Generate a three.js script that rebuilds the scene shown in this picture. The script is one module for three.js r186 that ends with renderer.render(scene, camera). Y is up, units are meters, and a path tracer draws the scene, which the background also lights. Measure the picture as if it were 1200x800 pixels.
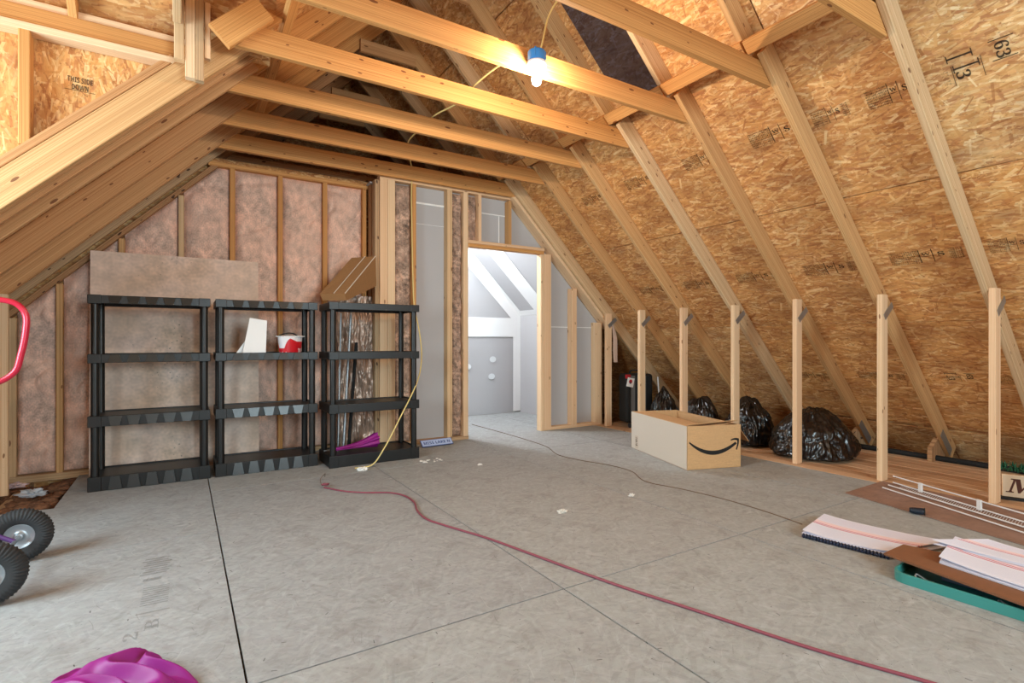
import * as THREE from 'three';
import { ImprovedNoise } from 'three/addons/math/ImprovedNoise.js';
import { RectAreaLightUniformsLib } from 'three/addons/lights/RectAreaLightUniformsLib.js';
import { mergeGeometries, mergeVertices, toCreasedNormals } from 'three/addons/utils/BufferGeometryUtils.js';
import { RoundedBoxGeometry } from 'three/addons/geometries/RoundedBoxGeometry.js';

// ---------------------------------------------------------------- camera, light, exposure
const scene = new THREE.Scene();
const EYE = 1.06, FOCAL = 622, YAW = THREE.MathUtils.degToRad(31.89);
const camera = new THREE.PerspectiveCamera(THREE.MathUtils.radToDeg(2 * Math.atan(400 / FOCAL)), 1.5, 0.05, 60);
camera.position.set(0, EYE, 0);
camera.rotation.y = -YAW;
const renderer = new THREE.WebGLRenderer({ antialias: true });
renderer.toneMapping = THREE.LinearToneMapping;
renderer.toneMappingExposure = 0.86;
renderer.shadowMap.enabled = true;
RectAreaLightUniformsLib.init();
scene.background = new THREE.Color(0.86, 0.93, 1.0);
scene.backgroundIntensity = 3;
function windowLight(w, h, pos, look, power, color = 0xd4eef7) {
  const l = new THREE.RectAreaLight(color, power, w, h);
  l.position.copy(pos); l.lookAt(look); scene.add(l); return l;
}
// coordinates below are X (across the room), H (height), D (depth from the camera along the room)
const V = (X, H, D) => new THREE.Vector3(X, H, -D);
windowLight(1.5, 1.3, V(-2.2, 1.55, 2.42), V(2, 1.4, 2.42), 26);         // dormer window
windowLight(1.9, 1.5, V(1.7, 1.75, -2.9), V(1.7, 1.5, 5), 27);          // fill light of the added gable window behind the camera

// ---------------------------------------------------------------- helpers
let seed = 7;
const rnd = () => { seed = (seed * 1664525 + 1013904223) >>> 0; return seed / 4294967296; };
const rr = (a, b) => a + (b - a) * rnd();
const noise = new ImprovedNoise();
const N = (x, y = 0, z = 0) => noise.noise(x, y, z);
const fbm = (x, y, z, o = 4) => { let s = 0, a = 0.5; for (let i = 0; i < o; i++) { s += a * N(x, y, z); x *= 2.03; y *= 2.03; z *= 2.03; a *= 0.5; } return s; };
function floorAt(u, v, y = 0) {          // where the sight line through a pixel meets the level y
  const a = (u - 600) / FOCAL, b = (400 - v) / FOCAL, c = Math.cos(YAW), s = Math.sin(YAW), t = (y - EYE) / b;
  return V(t * (a * c + s), y, t * (c - a * s));
}
function atDepth(u, v, D) {              // ... and where it meets the plane at depth D
  const a = (u - 600) / FOCAL, b = (400 - v) / FOCAL, c = Math.cos(YAW), s = Math.sin(YAW), t = D / (c - a * s);
  return V(t * (a * c + s), EYE + t * b, D);
}
const taken = {};
function numbered(name) { const n = taken[name] = (taken[name] ?? -1) + 1; return n ? name + '_' + String(n).padStart(3, '0') : name; }
function thing(name, label, category, pos, group, turn = 0) {
  const o = new THREE.Group(); o.name = numbered(name); o.position.copy(pos); o.rotation.y = turn; scene.add(o);
  o.userData = { label, category }; if (group) o.userData.group = group; return o;
}
function structure(name) { const o = new THREE.Group(); o.name = name; o.userData.kind = 'structure'; scene.add(o); return o; }
function origin(o) { const p = new THREE.Vector3(); for (; o && o !== scene; o = o.parent) p.add(o.position); return p; }
function addLocal(name, geo, mat, parent) { const m = new THREE.Mesh(geo, mat); m.name = name; m.castShadow = m.receiveShadow = true; (parent ?? scene).add(m); return m; }
function add(name, geo, mat, parent) { const p = origin(parent); if (p.lengthSq()) geo.translate(-p.x, -p.y, -p.z); return addLocal(name, geo, mat, parent); }
function single(name, geo, mat, label, category, pos, group) {      // a thing that is one mesh
  if (pos) geo.translate(-pos.x, -pos.y, -pos.z);
  const m = addLocal(numbered(name), geo, mat, scene); if (pos) m.position.copy(pos);
  m.userData = { label, category }; if (group) m.userData.group = group; return m;
}
const sub = (a, b) => new THREE.Vector3().subVectors(a, b);
// a length of sawn timber from A to B, w measured along "up", t across, with eased edges
function timber(A, B, up, w, t, c = 0.003) {
  const z = sub(B, A), L = z.length(); z.normalize();
  const x = new THREE.Vector3().crossVectors(up, z).normalize(), y = new THREE.Vector3().crossVectors(z, x);
  const a = t / 2, b = w / 2;
  const prof = [[-a + c, -b], [a - c, -b], [a, -b + c], [a, b - c], [a - c, b], [-a + c, b], [-a, b - c], [-a, -b + c]];
  const pos = [], uv = [], U = rnd(), W = rnd(); let per = U;
  const P = (k, s) => { const p = prof[k]; return A.clone().addScaledVector(x, p[0]).addScaledVector(y, p[1]).addScaledVector(z, s * L); };
  const tri = (...p) => { for (const q of p) pos.push(q.x, q.y, q.z); };
  for (let k = 0; k < 8; k++) {
    const n = (k + 1) % 8, d = Math.hypot(prof[n][0] - prof[k][0], prof[n][1] - prof[k][1]) / 0.36;
    tri(P(k, 0), P(n, 0), P(n, 1), P(k, 0), P(n, 1), P(k, 1));
    const v0 = W, v1 = W + L / 1.8; uv.push(per, v0, per + d, v0, per + d, v1, per, v0, per + d, v1, per, v1); per += d;
  }
  for (const s of [0, 1]) for (let k = 1; k < 7; k++) {
    const q = s ? [0, k, k + 1] : [0, k + 1, k]; tri(...q.map((i) => P(i, s)));
    for (const i of q) uv.push(U + prof[i][0] / 0.36, W + prof[i][1] / 1.8);
  }
  const g = new THREE.BufferGeometry();
  g.setAttribute('position', new THREE.Float32BufferAttribute(pos, 3)); g.setAttribute('uv', new THREE.Float32BufferAttribute(uv, 2)); g.computeVertexNormals(); return g;
}
const UPY = new THREE.Vector3(0, 1, 0), AX = new THREE.Vector3(1, 0, 0), AZ = new THREE.Vector3(0, 0, 1);
function block(x0, x1, h0, h1, d0, d1) {   // timber that lies along one of the axes
  const w = x1 - x0, h = h1 - h0, d = d1 - d0, X = (x0 + x1) / 2, H = (h0 + h1) / 2, D = (d0 + d1) / 2;
  if (h >= w && h >= d) return timber(V(X, h0, D), V(X, h1, D), AX, w, d);
  if (w >= d) return timber(V(x0, H, D), V(x1, H, D), UPY, h, d);
  return timber(V(X, H, d0), V(X, H, d1), UPY, h, w);
}
// a sheet: polygon in the plane O + a e1 + b e2, thickness t along the normal, texture laid in metres
function sheet(O, e1, e2, poly, t, tile = 1.22, off) {
  const s = new THREE.Shape(poly.map(([a, b]) => new THREE.Vector2(a, b)));
  const g = new THREE.ExtrudeGeometry(s, { depth: t, bevelEnabled: false });
  const [ou, ov] = off ?? [rnd(), rnd()], uv = g.attributes.uv;
  for (let i = 0; i < uv.count; i++) uv.setXY(i, uv.getX(i) / tile + ou, uv.getY(i) / tile + ov);
  const n = new THREE.Vector3().crossVectors(e1, e2).normalize();
  return g.applyMatrix4(new THREE.Matrix4().makeBasis(e1, e2, n).setPosition(O));
}
const rect = (a0, a1, b0, b1) => [[a0, b0], [a1, b0], [a1, b1], [a0, b1]];
function tube(points, r, seg = 8, n = 60, closed = false) {
  return new THREE.TubeGeometry(new THREE.CatmullRomCurve3(points, closed, 'centripetal'), n, r, seg, closed);
}
function rod(A, B, r, seg = 10) {
  const d = sub(B, A), g = new THREE.CylinderGeometry(r, r, d.length(), seg);
  g.applyQuaternion(new THREE.Quaternion().setFromUnitVectors(UPY, d.clone().normalize()));
  return g.translate((A.x + B.x) / 2, (A.y + B.y) / 2, (A.z + B.z) / 2);
}
function box(w, h, d, x = 0, y = 0, z = 0, r = 0.004) { return new RoundedBoxGeometry(w, h, d, 2, Math.min(r, w / 2.1, h / 2.1, d / 2.1)).translate(x, y, z); }
const merge = (list) => mergeGeometries(list.map((g) => { const o = g.index ? g.toNonIndexed() : g; for (const k of Object.keys(o.attributes)) if (!['position', 'normal', 'uv'].includes(k)) o.deleteAttribute(k); return o; }));

// ---------------------------------------------------------------- textures
function canvas(w, h, draw, srgb = true) {
  const c = document.createElement('canvas'); c.width = w; c.height = h; draw(c.getContext('2d'), w, h);
  const t = new THREE.CanvasTexture(c); t.wrapS = t.wrapT = THREE.RepeatWrapping; t.magFilter = THREE.LinearFilter; if (srgb) t.colorSpace = THREE.SRGBColorSpace; t.anisotropy = 8; return t;
}
function pixels(w, h, f, srgb = true) {
  const d = new Uint8Array(w * h * 4);
  for (let y = 0; y < h; y++) for (let x = 0; x < w; x++) { const c = f(x / w, y / h), i = (y * w + x) * 4; d[i] = Math.max(0, Math.min(255, c[0])); d[i + 1] = Math.max(0, Math.min(255, c[1])); d[i + 2] = Math.max(0, Math.min(255, c[2])); d[i + 3] = 255; }
  const t = new THREE.DataTexture(d, w, h); t.wrapS = t.wrapT = THREE.RepeatWrapping; t.magFilter = THREE.LinearFilter; t.minFilter = THREE.LinearMipmapLinearFilter; t.generateMipmaps = true;
  if (srgb) t.colorSpace = THREE.SRGBColorSpace; t.needsUpdate = true; return t;
}
// tiling noise: the plane is wrapped on two circles
function tileNoise(u, v, fu, fv, z = 0) {
  const w = (a, b) => N(a * fu, b * fv, z), s = (x) => x * x * (3 - 2 * x);
  const a = s(u), b = s(v);
  return (w(u, v) * (1 - a) + w(u - 1, v) * a) * (1 - b) + (w(u, v - 1) * (1 - a) + w(u - 1, v - 1) * a) * b;
}
function strandBoard(base, tones, count, spread, alpha, extra) {
  return canvas(1024, 1024, (g, w, h) => {
    g.fillStyle = base; g.fillRect(0, 0, w, h);
    for (let i = 0; i < count; i++) {
      const L = rr(22, 95), W = rr(4, 17), a = (rnd() < 0.75 ? rr(-spread, spread) : rr(-1.5, 1.5)), x = rnd() * w, y = rnd() * h;
      const t = tones[Math.floor(rnd() * tones.length)], k = rr(-14, 14);
      g.fillStyle = `rgba(${t[0] + k},${t[1] + k},${t[2] + k},${rr(alpha * 0.5, alpha)})`;
      const j = [rr(-4, 4), rr(-4, 4), rr(-4, 4), rr(-4, 4)];
      for (const dx of [-w, 0, w]) for (const dy of [-h, 0, h]) {
        if (x + dx < -110 || x + dx > w + 110 || y + dy < -110 || y + dy > h + 110) continue;
        g.save(); g.translate(x + dx, y + dy); g.rotate(a);
        g.beginPath(); g.moveTo(-L / 2 + j[0], -W / 2); g.lineTo(L / 2 + j[1], -W / 2 + j[2]); g.lineTo(L / 2 - j[3], W / 2); g.lineTo(-L / 2 - j[1], W / 2 + j[0] / 2); g.closePath(); g.fill();
        g.restore();
      }
    }
    if (extra) extra(g, w, h);
  });
}
const osbArgs = () => strandBoard('#d09e66', [[238, 202, 148], [226, 178, 118], [214, 160, 100], [200, 140, 82], [170, 112, 68], [246, 218, 172], [220, 168, 106], [188, 130, 84]], 4600, 0.45, 0.78, (g, w, h) => {
  for (let i = 0; i < 26; i++) { const x = rnd() * w, y = rnd() * h, r = rr(40, 150); for (const dx of [-w, 0, w]) for (const dy of [-h, 0, h]) { g.save(); g.translate(x + dx, y + dy); g.scale(1.6, 0.7); const q = g.createRadialGradient(0, 0, 0, 0, 0, r); q.addColorStop(0, i % 3 ? 'rgba(120,74,46,0.26)' : 'rgba(240,196,140,0.28)'); q.addColorStop(1, 'rgba(120,80,50,0)'); g.fillStyle = q; g.fillRect(-r, -r, 2 * r, 2 * r); g.restore(); } }
  for (let i = 0; i < 900; i++) { g.fillStyle = `rgba(70,40,20,${rr(0.15, 0.5)})`; g.fillRect(rnd() * w, rnd() * h, rr(2, 12), rr(1, 2.5)); }
});
const osbTex = osbArgs(), osbTexB = osbArgs();
const floorTex = strandBoard('#bdb9b3', [[206, 203, 198], [190, 187, 181], [176, 172, 165], [198, 195, 189], [160, 155, 147], [216, 213, 208]], 5200, 1.4, 0.26, (g, w, h) => {
  for (let i = 0; i < 9000; i++) { const k = rnd() < 0.5 ? 90 : 232; g.fillStyle = `rgba(${k},${k - 3},${k - 8},${rr(0.05, 0.22)})`; g.fillRect(rnd() * w, rnd() * h, rr(1, 5), rr(0.8, 2)); }
  for (let i = 0; i < 260; i++) { g.fillStyle = `rgba(70,60,50,${rr(0.1, 0.6)})`; g.fillRect(rnd() * w, rnd() * h, rr(1, 7), rr(1, 2.2)); }
  for (let i = 0; i < 34; i++) { g.save(); g.translate(rnd() * w, rnd() * h); g.rotate(rr(0, 3.1)); g.fillStyle = `rgba(48,42,38,${rr(0.45, 0.85)})`; g.fillRect(0, 0, rr(6, 17), rr(1.5, 3)); g.restore(); }
  for (let i = 0; i < 160; i++) { g.save(); g.translate(rnd() * w, rnd() * h); g.rotate(rr(0, 3.1)); g.strokeStyle = rnd() < 0.5 ? `rgba(232,229,222,${rr(0.15, 0.5)})` : `rgba(110,102,94,${rr(0.15, 0.4)})`; g.lineWidth = rr(0.8, 2); g.beginPath(); g.moveTo(0, 0); g.quadraticCurveTo(rr(10, 40), rr(-8, 8), rr(20, 80), rr(-12, 12)); g.stroke(); g.restore(); }
  for (let i = 0; i < 60; i++) { const x = rnd() * w, y = rnd() * h, r = rr(20, 90), q = g.createRadialGradient(x, y, 0, x, y, r); const d = rnd() < 0.5; q.addColorStop(0, d ? 'rgba(120,108,95,0.16)' : 'rgba(205,202,196,0.16)'); q.addColorStop(1, 'rgba(150,140,130,0)'); g.fillStyle = q; for (const dx of [-w, 0, w]) for (const dy of [-h, 0, h]) { g.save(); g.translate(dx, dy); g.fillRect(x - r, y - r, 2 * r, 2 * r); g.restore(); } }
});
function pine(base, dark, knotTone, knots, streak) {
  return canvas(512, 1024, (g, w, h) => {
    g.fillStyle = base; g.fillRect(0, 0, w, h);
    for (let i = 0; i < 620; i++) {
      const x = rnd() * w, a = rr(0.03, 0.16) * streak, wd = rr(0.8, 5), ph = rnd() * 6.28, am = rr(1, 7);
      g.strokeStyle = rnd() < 0.6 ? dark.replace('A', a) : `rgba(255,236,200,${a})`; g.lineWidth = wd;
      for (const dx of [-w, 0, w]) { g.beginPath(); for (let y = 0; y <= h; y += 32) { const X = x + dx + am * Math.sin(y / h * 6.2832 + ph); y ? g.lineTo(X, y) : g.moveTo(X, y); } g.stroke(); }
    }
    for (let i = 0; i < knots; i++) {
      const x = rr(30, w - 30), y = rr(40, h - 40), r = rr(5, 13);
      for (let k = 5; k > 0; k--) { g.strokeStyle = dark.replace('A', 0.16); g.lineWidth = 1.5; g.beginPath(); g.ellipse(x, y, r + k * 4, r * 1.5 + k * 11, 0, 0, 6.2832); g.stroke(); }
      g.fillStyle = knotTone; g.beginPath(); g.ellipse(x, y, r * 0.8, r * 1.05, rr(-1, 1), 0, 6.2832); g.fill();
    }
  });
}
const pineTex = pine('#d6b48a', 'rgba(146,96,52,A)', 'rgba(104,62,34,0.75)', 12, 1);
const palePineTex = pine('#ecd6b8', 'rgba(176,124,78,A)', 'rgba(120,78,48,0.7)', 8, 0.8);
const oldPineTex = pine('#bf9a72', 'rgba(96,64,40,A)', 'rgba(58,34,20,0.85)', 18, 1.0);
const woolBump = pixels(256, 256, (u, v) => { const k = 128 + 150 * (tileNoise(u, v, 8, 8, 3) * 0.6 + tileNoise(u, v, 22, 22, 9) * 0.5 + tileNoise(u, v, 60, 60, 5) * 0.3); return [k, k, k]; }, false);
const woolTex = pixels(256, 256, (u, v) => {
  const a = tileNoise(u, v, 3, 3, 1), b = tileNoise(u + 0.03 * tileNoise(u, v, 9, 9, 3), v, 14, 9, 4), c = tileNoise(u, v, 60, 40, 8);
  const k = 1 + 0.18 * a + 0.16 * b + 0.14 * c ; return [226 * k, 190 * k * (1 - 0.05 * a), 172 * k * (1 - 0.07 * a)];
});
const woolGreyTex = pixels(256, 256, (u, v) => { const a = tileNoise(u, v, 5, 5, 31), b = tileNoise(u, v, 16, 16, 34), c = tileNoise(u, v, 44, 44, 38), k = 1 + 0.4 * a + 0.35 * b + 0.3 * c; return [168 * k, 140 * k, 122 * k]; });
const cardTex = pixels(128, 128, (u, v) => { const k = 1 + 0.05 * tileNoise(u, v, 6, 40, 2) + 0.05 * tileNoise(u, v, 30, 30, 7); return [205 * k, 163 * k, 116 * k]; });
const fineBump = pixels(256, 256, (u, v) => { const k = 128 + 110 * (tileNoise(u, v, 40, 40, 2) + 0.7 * tileNoise(u, v, 90, 90, 5)); return [k, k, k]; }, false);
const grimeTex = pixels(512, 512, (u, v) => {
  const a = tileNoise(u, v, 4, 4, 21), b = tileNoise(u, v, 12, 12, 25), c = tileNoise(u, v, 45, 45, 28), s = tileNoise(u, v, 60, 60, 40) > 0.52 ? 0.72 : 1;
  const k = (1 + 0.14 * a + 0.12 * b + 0.1 * c) * s; return [222 * k, 196 * k * (1 + 0.05 * a), 178 * k * (1 + 0.14 * a)];
});

// ---------------------------------------------------------------- materials
const std = (o) => new THREE.MeshStandardMaterial({ roughness: 0.85, ...o });
const M = {
  osb: [0xffffff, 0xf4e8da, 0xfff2e0].map((c, k) => std({ map: k === 1 ? osbTexB : osbTex, bumpMap: k === 1 ? osbTexB : osbTex, bumpScale: 0.0012, color: c, roughness: 0.82 })),
  osbBlueGrey: std({ map: osbTex, bumpMap: osbTex, bumpScale: 0.0012, color: 0x70739c, roughness: 0.85 }),
  floor: [0xd2d8e0, 0xd8dee4, 0xd9e0e6, 0xd9e0e6].map((c) => std({ map: floorTex, bumpMap: floorTex, bumpScale: 0.0012, color: c, roughness: 0.8 })),
  pine: [0xffffff, 0xf8e6cc, 0xf0dcc0].map((c) => std({ map: pineTex, color: c, roughness: 0.72 })),
  pineOrange: [0xfbd9a8, 0xf3cd9a].map((c) => std({ map: pineTex, color: c, roughness: 0.72 })),
  pineFresh: [0xffeee0, 0xfff4e8].map((c) => std({ map: palePineTex, color: c, roughness: 0.75 })),
  plank: [0xdcc6b8, 0xcfb8a8, 0xe6d2c4].map((c) => std({ map: palePineTex, color: c, roughness: 0.8 })),
  pineWorn: [0xf2d9c0, 0xe8cbb0].map((c) => std({ map: pineTex, color: c, roughness: 0.78 })),
  pineOld: [0xffffff, 0xf0dccb].map((c) => std({ map: oldPineTex, color: c, roughness: 0.8 })),
  wool: std({ map: woolTex, bumpMap: woolBump, bumpScale: 0.006, roughness: 1 }),
  woolGrey: std({ map: woolGreyTex, bumpMap: woolBump, bumpScale: 0.015, roughness: 0.9 }),
  gypsum: std({ color: 0xb6b5b7, roughness: 0.9, bumpMap: fineBump, bumpScale: 0.0003 }),
  compound: std({ color: 0xf2f3f3, roughness: 0.9 }),
  steel: std({ color: 0xa9b0b6, metalness: 0.85, roughness: 0.42 }),
  black: std({ color: 0x151515, roughness: 0.4 }),
  blackGloss: std({ color: 0x2a2b2a, roughness: 0.3 }),
  blackMatt: std({ color: 0x161616, roughness: 0.8 }),
  bag: new THREE.MeshPhysicalMaterial({ color: 0x0c0c0f, roughness: 0.3, clearcoat: 0.5, clearcoatRoughness: 0.2 }),
  card: std({ map: cardTex, roughness: 0.85 }),
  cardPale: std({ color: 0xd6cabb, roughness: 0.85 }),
  plywood: std({ map: grimeTex, roughness: 0.75 }),
  white: std({ color: 0xeeeeee, roughness: 0.55 }),
  paper: std({ color: 0xe9e9ee, roughness: 0.8 }),
  red: std({ color: 0xc2243f, roughness: 0.28, metalness: 0.1 }),
  rubber: std({ color: 0x2b2c2e, roughness: 0.8 }),
  romex: std({ color: 0xe6cf86, roughness: 0.55 }),
  cord: std({ color: 0x8a4450, roughness: 0.55 }),
  cordBrown: std({ color: 0x75614f, roughness: 0.7 }),
  magenta: new THREE.MeshPhysicalMaterial({ color: 0x8e127c, roughness: 0.55, sheen: 0.25, sheenColor: new THREE.Color(0xff60e0), side: THREE.DoubleSide }),
  ink: (t) => std({ map: t, transparent: true, roughness: 0.85, polygonOffset: true, polygonOffsetFactor: -2 }),
};
const pick = (a) => a[Math.floor(rnd() * a.length)];

// ---------------------------------------------------------------- floor
const SX = [-2.29, -1.05, 0.172, 1.391, 2.61, 3.829, 4.44];
const floor = structure('floor');
const FX = new THREE.Vector3(1, 0, 0), FD = new THREE.Vector3(0, 0, -1);
for (let i = 0; i < SX.length - 1; i++) {
  const rows = i <= 1 ? [-3, -1.5, 0.93, 3.39, 5.83] : [-3, -0.6, 1.815, 4.31, 6.75];
  for (let k = 0; k < rows.length - 1; k++) {
    const g = 0.0036, x0 = SX[i] + g, x1 = SX[i + 1] - g, d0 = rows[k] + g, d1 = rows[k + 1] - g;
    let poly = rect(x0, x1, d0, d1);
    if (i === 1 && k === 3) poly = [[x0, d0], [x1, d0], [x1, d1], [-0.69, d1], [-0.69, 4.40], [x0, 4.42]];
    if (i === 0 && k === 3) poly = rect(x0, x1, d0, 4.42);
    if (i === 0 && k === 3) poly = rect(x0, x1, d0, 4.42);
    add('floor_panel', sheet(V(0, -0.019, 0), FX, FD, poly, 0.019), M.floor[Math.min(3, Math.max(0, i - 2 + (k % 2)))], floor);
  }
}
// the storage deck under the eave: narrow boards running along the room
{
  const w = 0.117; let x = 4.445;
  while (x < 5.7) { for (const [d0, d1] of [[-3, rr(0.2, 1.0)], [0, 0], [0, 0]].slice(0, 1).concat([[1.0, 3.4], [3.4, 5.2]])) {
      const a = d0 === -3 ? -3 : d0 + 0.004, b = d0 === -3 ? 0.996 : d1; add('plank', block(x, Math.min(x + w, 5.72), -0.024, 0.002 + rr(-0.002, 0.002), a, b), pick(M.plank), floor); }
    x += w + 0.008; }
}
add('subfloor', sheet(V(0, -0.32, 0), FX, FD, rect(-2.9, 6.7, -3.2, 7.8), 0.02, 2), M.osb[1], floor);
for (const x of [-1.0, -0.6]) add('joist', block(x - 0.02, x + 0.02, -0.26, -0.022, 4.44, 5.6), pick(M.pineOld), floor);

// ---------------------------------------------------------------- roof: pitch 45 degrees both ways
const CR = 5.9, CL = -2.43, SKIN = 0.2, SKR = 0.2;                       // X + H = CR, X - H = CL under the rafters; SKIN: rafter depth measured level
const up45R = new THREE.Vector3(-Math.SQRT1_2, Math.SQRT1_2, 0), up45L = new THREE.Vector3(Math.SQRT1_2, Math.SQRT1_2, 0);
const nR = new THREE.Vector3(Math.SQRT1_2, Math.SQRT1_2, 0), nL = new THREE.Vector3(-Math.SQRT1_2, Math.SQRT1_2, 0);
const RIDGE_X = (CR + SKR + CL - SKIN) / 2, RIDGE_H = (CR + SKR - CL + SKIN) / 2;   // under the sheathing
const seams = [-0.28, 0.265, 1.213, 2.085, 2.955, 3.82, RIDGE_H];
const roofR = structure('ceiling_right'), roofL = structure('ceiling_left');
const S2 = Math.SQRT2, gap = 0.0045;
const colsA = [-3.1, -1.2, 1.329, 3.259, 5.059, 7.6], colsB = [-3.1, -0.2, 1.988, 4.488, 6.2, 7.6];
for (let r = 0; r < seams.length - 1; r++) {
  const cols = r % 2 ? colsA : colsB;
  for (let c = 0; c < cols.length - 1; c++) {
    const b0 = seams[r] * S2 + (r === 1 ? 0.04 : gap), b1 = seams[r + 1] * S2 - gap;
    let d0 = cols[c] + gap, d1 = cols[c + 1] - gap;
    add('sheathing_panel', sheet(V(CR + SKR, 0, 0), FD, up45R, rect(d0, d1, b0, b1), 0.012), pick(M.osb), roofR);
    // left slope: open where the dormer stands (depth 1.35 to 3.6, below 2.76 m)
    const h0 = seams[r], h1 = seams[r + 1];
    let parts = [[d0, d1, b0, b1]];
    if (h0 < 3.1) {
      const top = Math.min(b1, 3.1 * S2); parts = [];
      if (d0 < 1.35) parts.push([d0, Math.min(d1, 1.35), b0, b1]);
      if (d1 > 3.575) parts.push([Math.max(d0, 3.575), d1, b0, b1]);
      const a = Math.max(d0, 1.35), b = Math.min(d1, 3.575);
      if (b1 > top && b > a + 0.05) parts.push([a, b, top, b1]);
    }
    for (const [a, b, s, t] of parts) if (b - a > 0.04) add('sheathing_panel', sheet(V(CL - SKIN, 0, 0), FD, up45L, rect(a, b, s, t), -0.012), pick(M.osb), roofL);
  }
}
for (const [o, e, p, k] of [[CR + SKR + 0.03, up45R, roofR, 1], [CL - SKIN - 0.03, up45L, roofL, -1]]) {  // added outer skin that stops daylight leaking through the sheathing seams
  const top = (RIDGE_H + 0.03) * S2, lo = -0.3 * S2;
  if (k > 0) add('added_roof_skin', sheet(V(o, 0, 0), FD, e, rect(-3.2, 7.7, lo, top), 0.01, 2), M.osb[1], p);
  else for (const r of [rect(-3.2, 1.345, lo, top), rect(3.575, 7.7, lo, top), rect(1.345, 3.575, 3.11 * S2, top)]) add('added_roof_skin', sheet(V(o, 0, 0), FD, e, r, -0.01, 2), M.osb[1], p);
}
// one bay of the right slope carries a thin sheet tinted dark blue-grey
add('sheathing_patch', sheet(V(CR + SKR - 0.006, 0, 0), FD, up45R, rect(2.75, 3.24, 2.97 * S2, 3.95 * S2), 0.002), M.osbBlueGrey, roofR).userData.label = 'dark blue-grey strand board';

const trussD = [1.31, 1.97, 2.63, 3.24, 3.86, 4.47, 5.04];
const order = ['seventh', 'sixth', 'fifth', 'fourth', 'third', 'second', 'first'];
trussD.forEach((D, i) => {
  const t = thing('roof_truss', `timber attic roof truss, ${order[i]} one counted from the wall with the doorway`, 'roof truss', V(1.735, 0, D), 'roof trusses along the attic');
  const d = D + 0.019, a = 0.099;       // half rafter depth, level
  // right lower rafter: foot at the eave to just above the collar tie
  const q = 0.099, rA = V(CR + q - 0.05, 0.05, d), rB = V(3.0 + q, CR - 3.0, d);
  add('rafter', timber(rA, rB, nR, 0.14, 0.038), M.pine[i % 3], t);
  if (D > 3.6) add('rafter', timber(V(CL - a, 0, d), V(0.46 - a + 0.02, 0.46 - CL + 0.02, d), nL, 0.14, 0.038), M.pineWorn[i % 2], t);
  else if (D > 3) add('rafter', timber(V(0.27 - a, 0.27 - CL, d), V(0.49 - a, 0.49 - CL, d), nL, 0.14, 0.038), M.pineOrange[0], t);
  add('collar_tie', block(D > 3 ? 0.24 : 0.05, 3.2, 2.69, 2.83, D + 0.04, D + 0.078), M.pineOrange[i % 2], t);
  const du = D + 0.099;
  const w = 0.14, o = 0.099;
  add('upper_rafter', timber(V(3.2, CR + SKR - o - 3.2, du), V(RIDGE_X, CR + SKR - o - RIDGE_X, du), nR, w, 0.038), M.pine[(i + 1) % 3], t);
  add('upper_rafter', timber(V(0.32, 0.32 - CL + SKIN - o, du), V(RIDGE_X, RIDGE_X - CL + SKIN - o, du), nL, w, 0.038), M.pineOrange[i % 2], t);
  add('peak_collar', block(RIDGE_X - 0.28, RIDGE_X + 0.28, RIDGE_H - 0.52, RIDGE_H - 0.40, D + 0.041, D + 0.078), M.pineWorn[0], t);
  // knee post on the room side, with its steel strap up to the rafter
  const post = add('knee_post', block(4.5, 4.589, 0.003, 1.41 + (i % 3) * 0.008, D - 0.04, D - 0.002), M.pineFresh[i % 2], t);
  const sA = V(4.55, 1.20, D - 0.043), sB = V(4.72, 1.36, D - 0.043);
  add('metal_strap', timber(V(4.535, 1.245, D - 0.042), V(4.66, 1.345, D - 0.042), V(-0.6, 0.8, 0), 0.05, 0.003, 0.0005), M.steel, post);
  if (D > 4.9) add('knee_post', block(-1.12, -1.03, -0.015, 1.39, D - 0.04, D - 0.002), M.pineFresh[1], t);
  // plates where the rafter meets the bottom chord
  add('bottom_chord', sheet(V(0, 0, D + 0.04), FX, UPY, [[5.6, -0.02], [5.96, -0.02], [5.85, 0.09], [5.73, 0.2], [5.6, 0.12]], -0.036), M.pineOld[i % 2], t);
  add('nail_plate', timber(V(5.88, 0.06, D - 0.001), V(5.68, 0.26, D - 0.001), nR, 0.075, 0.002, 0.0003), M.steel, t);
  // flat blocking between this truss and the next, above the ties
  const dn = i ? trussD[i - 1] : 0.6;
  add('blocking', timber(V(2.985 + (i % 2) * 0.006, 2.895, dn + 0.084), V(2.985 + (i % 2) * 0.006, 2.895, D + 0.07), up45R, 0.089, 0.038), M.pineOrange[(i + 1) % 2], t);
});
// trusses over the room behind the wall: only what shows above the plates
[5.66, 6.27, 6.9].forEach((D, i) => {
  const t = thing('roof_truss', `dim upper truss beyond the top of the insulated wall, ${['first', 'second', 'third'][i]} behind it`, 'roof truss', V(1.735, 2.69, D), 'trusses beyond the wall');
  const du = D + 0.019, w = 0.14, o = 0.099;
  add('collar_tie', block(0.1, 3.3, 2.70, 2.84, D + 0.04, D + 0.078), M.pineOld[i % 2], t);
  add('upper_rafter', timber(V(3.2, CR + SKR - o - 3.2, du), V(RIDGE_X, CR + SKR - o - RIDGE_X, du), nR, w, 0.038), M.pineOld[0], t);
  add('upper_rafter', timber(V(0, -CL + SKIN - o, du), V(RIDGE_X, RIDGE_X - CL + SKIN - o, du), nL, w, 0.038), M.pineOld[1], t);
  add('peak_collar', block(RIDGE_X - 0.28, RIDGE_X + 0.28, RIDGE_H - 0.52, RIDGE_H - 0.40, D - 0.039, D - 0.002), M.pineWorn[0], t);
});
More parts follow.
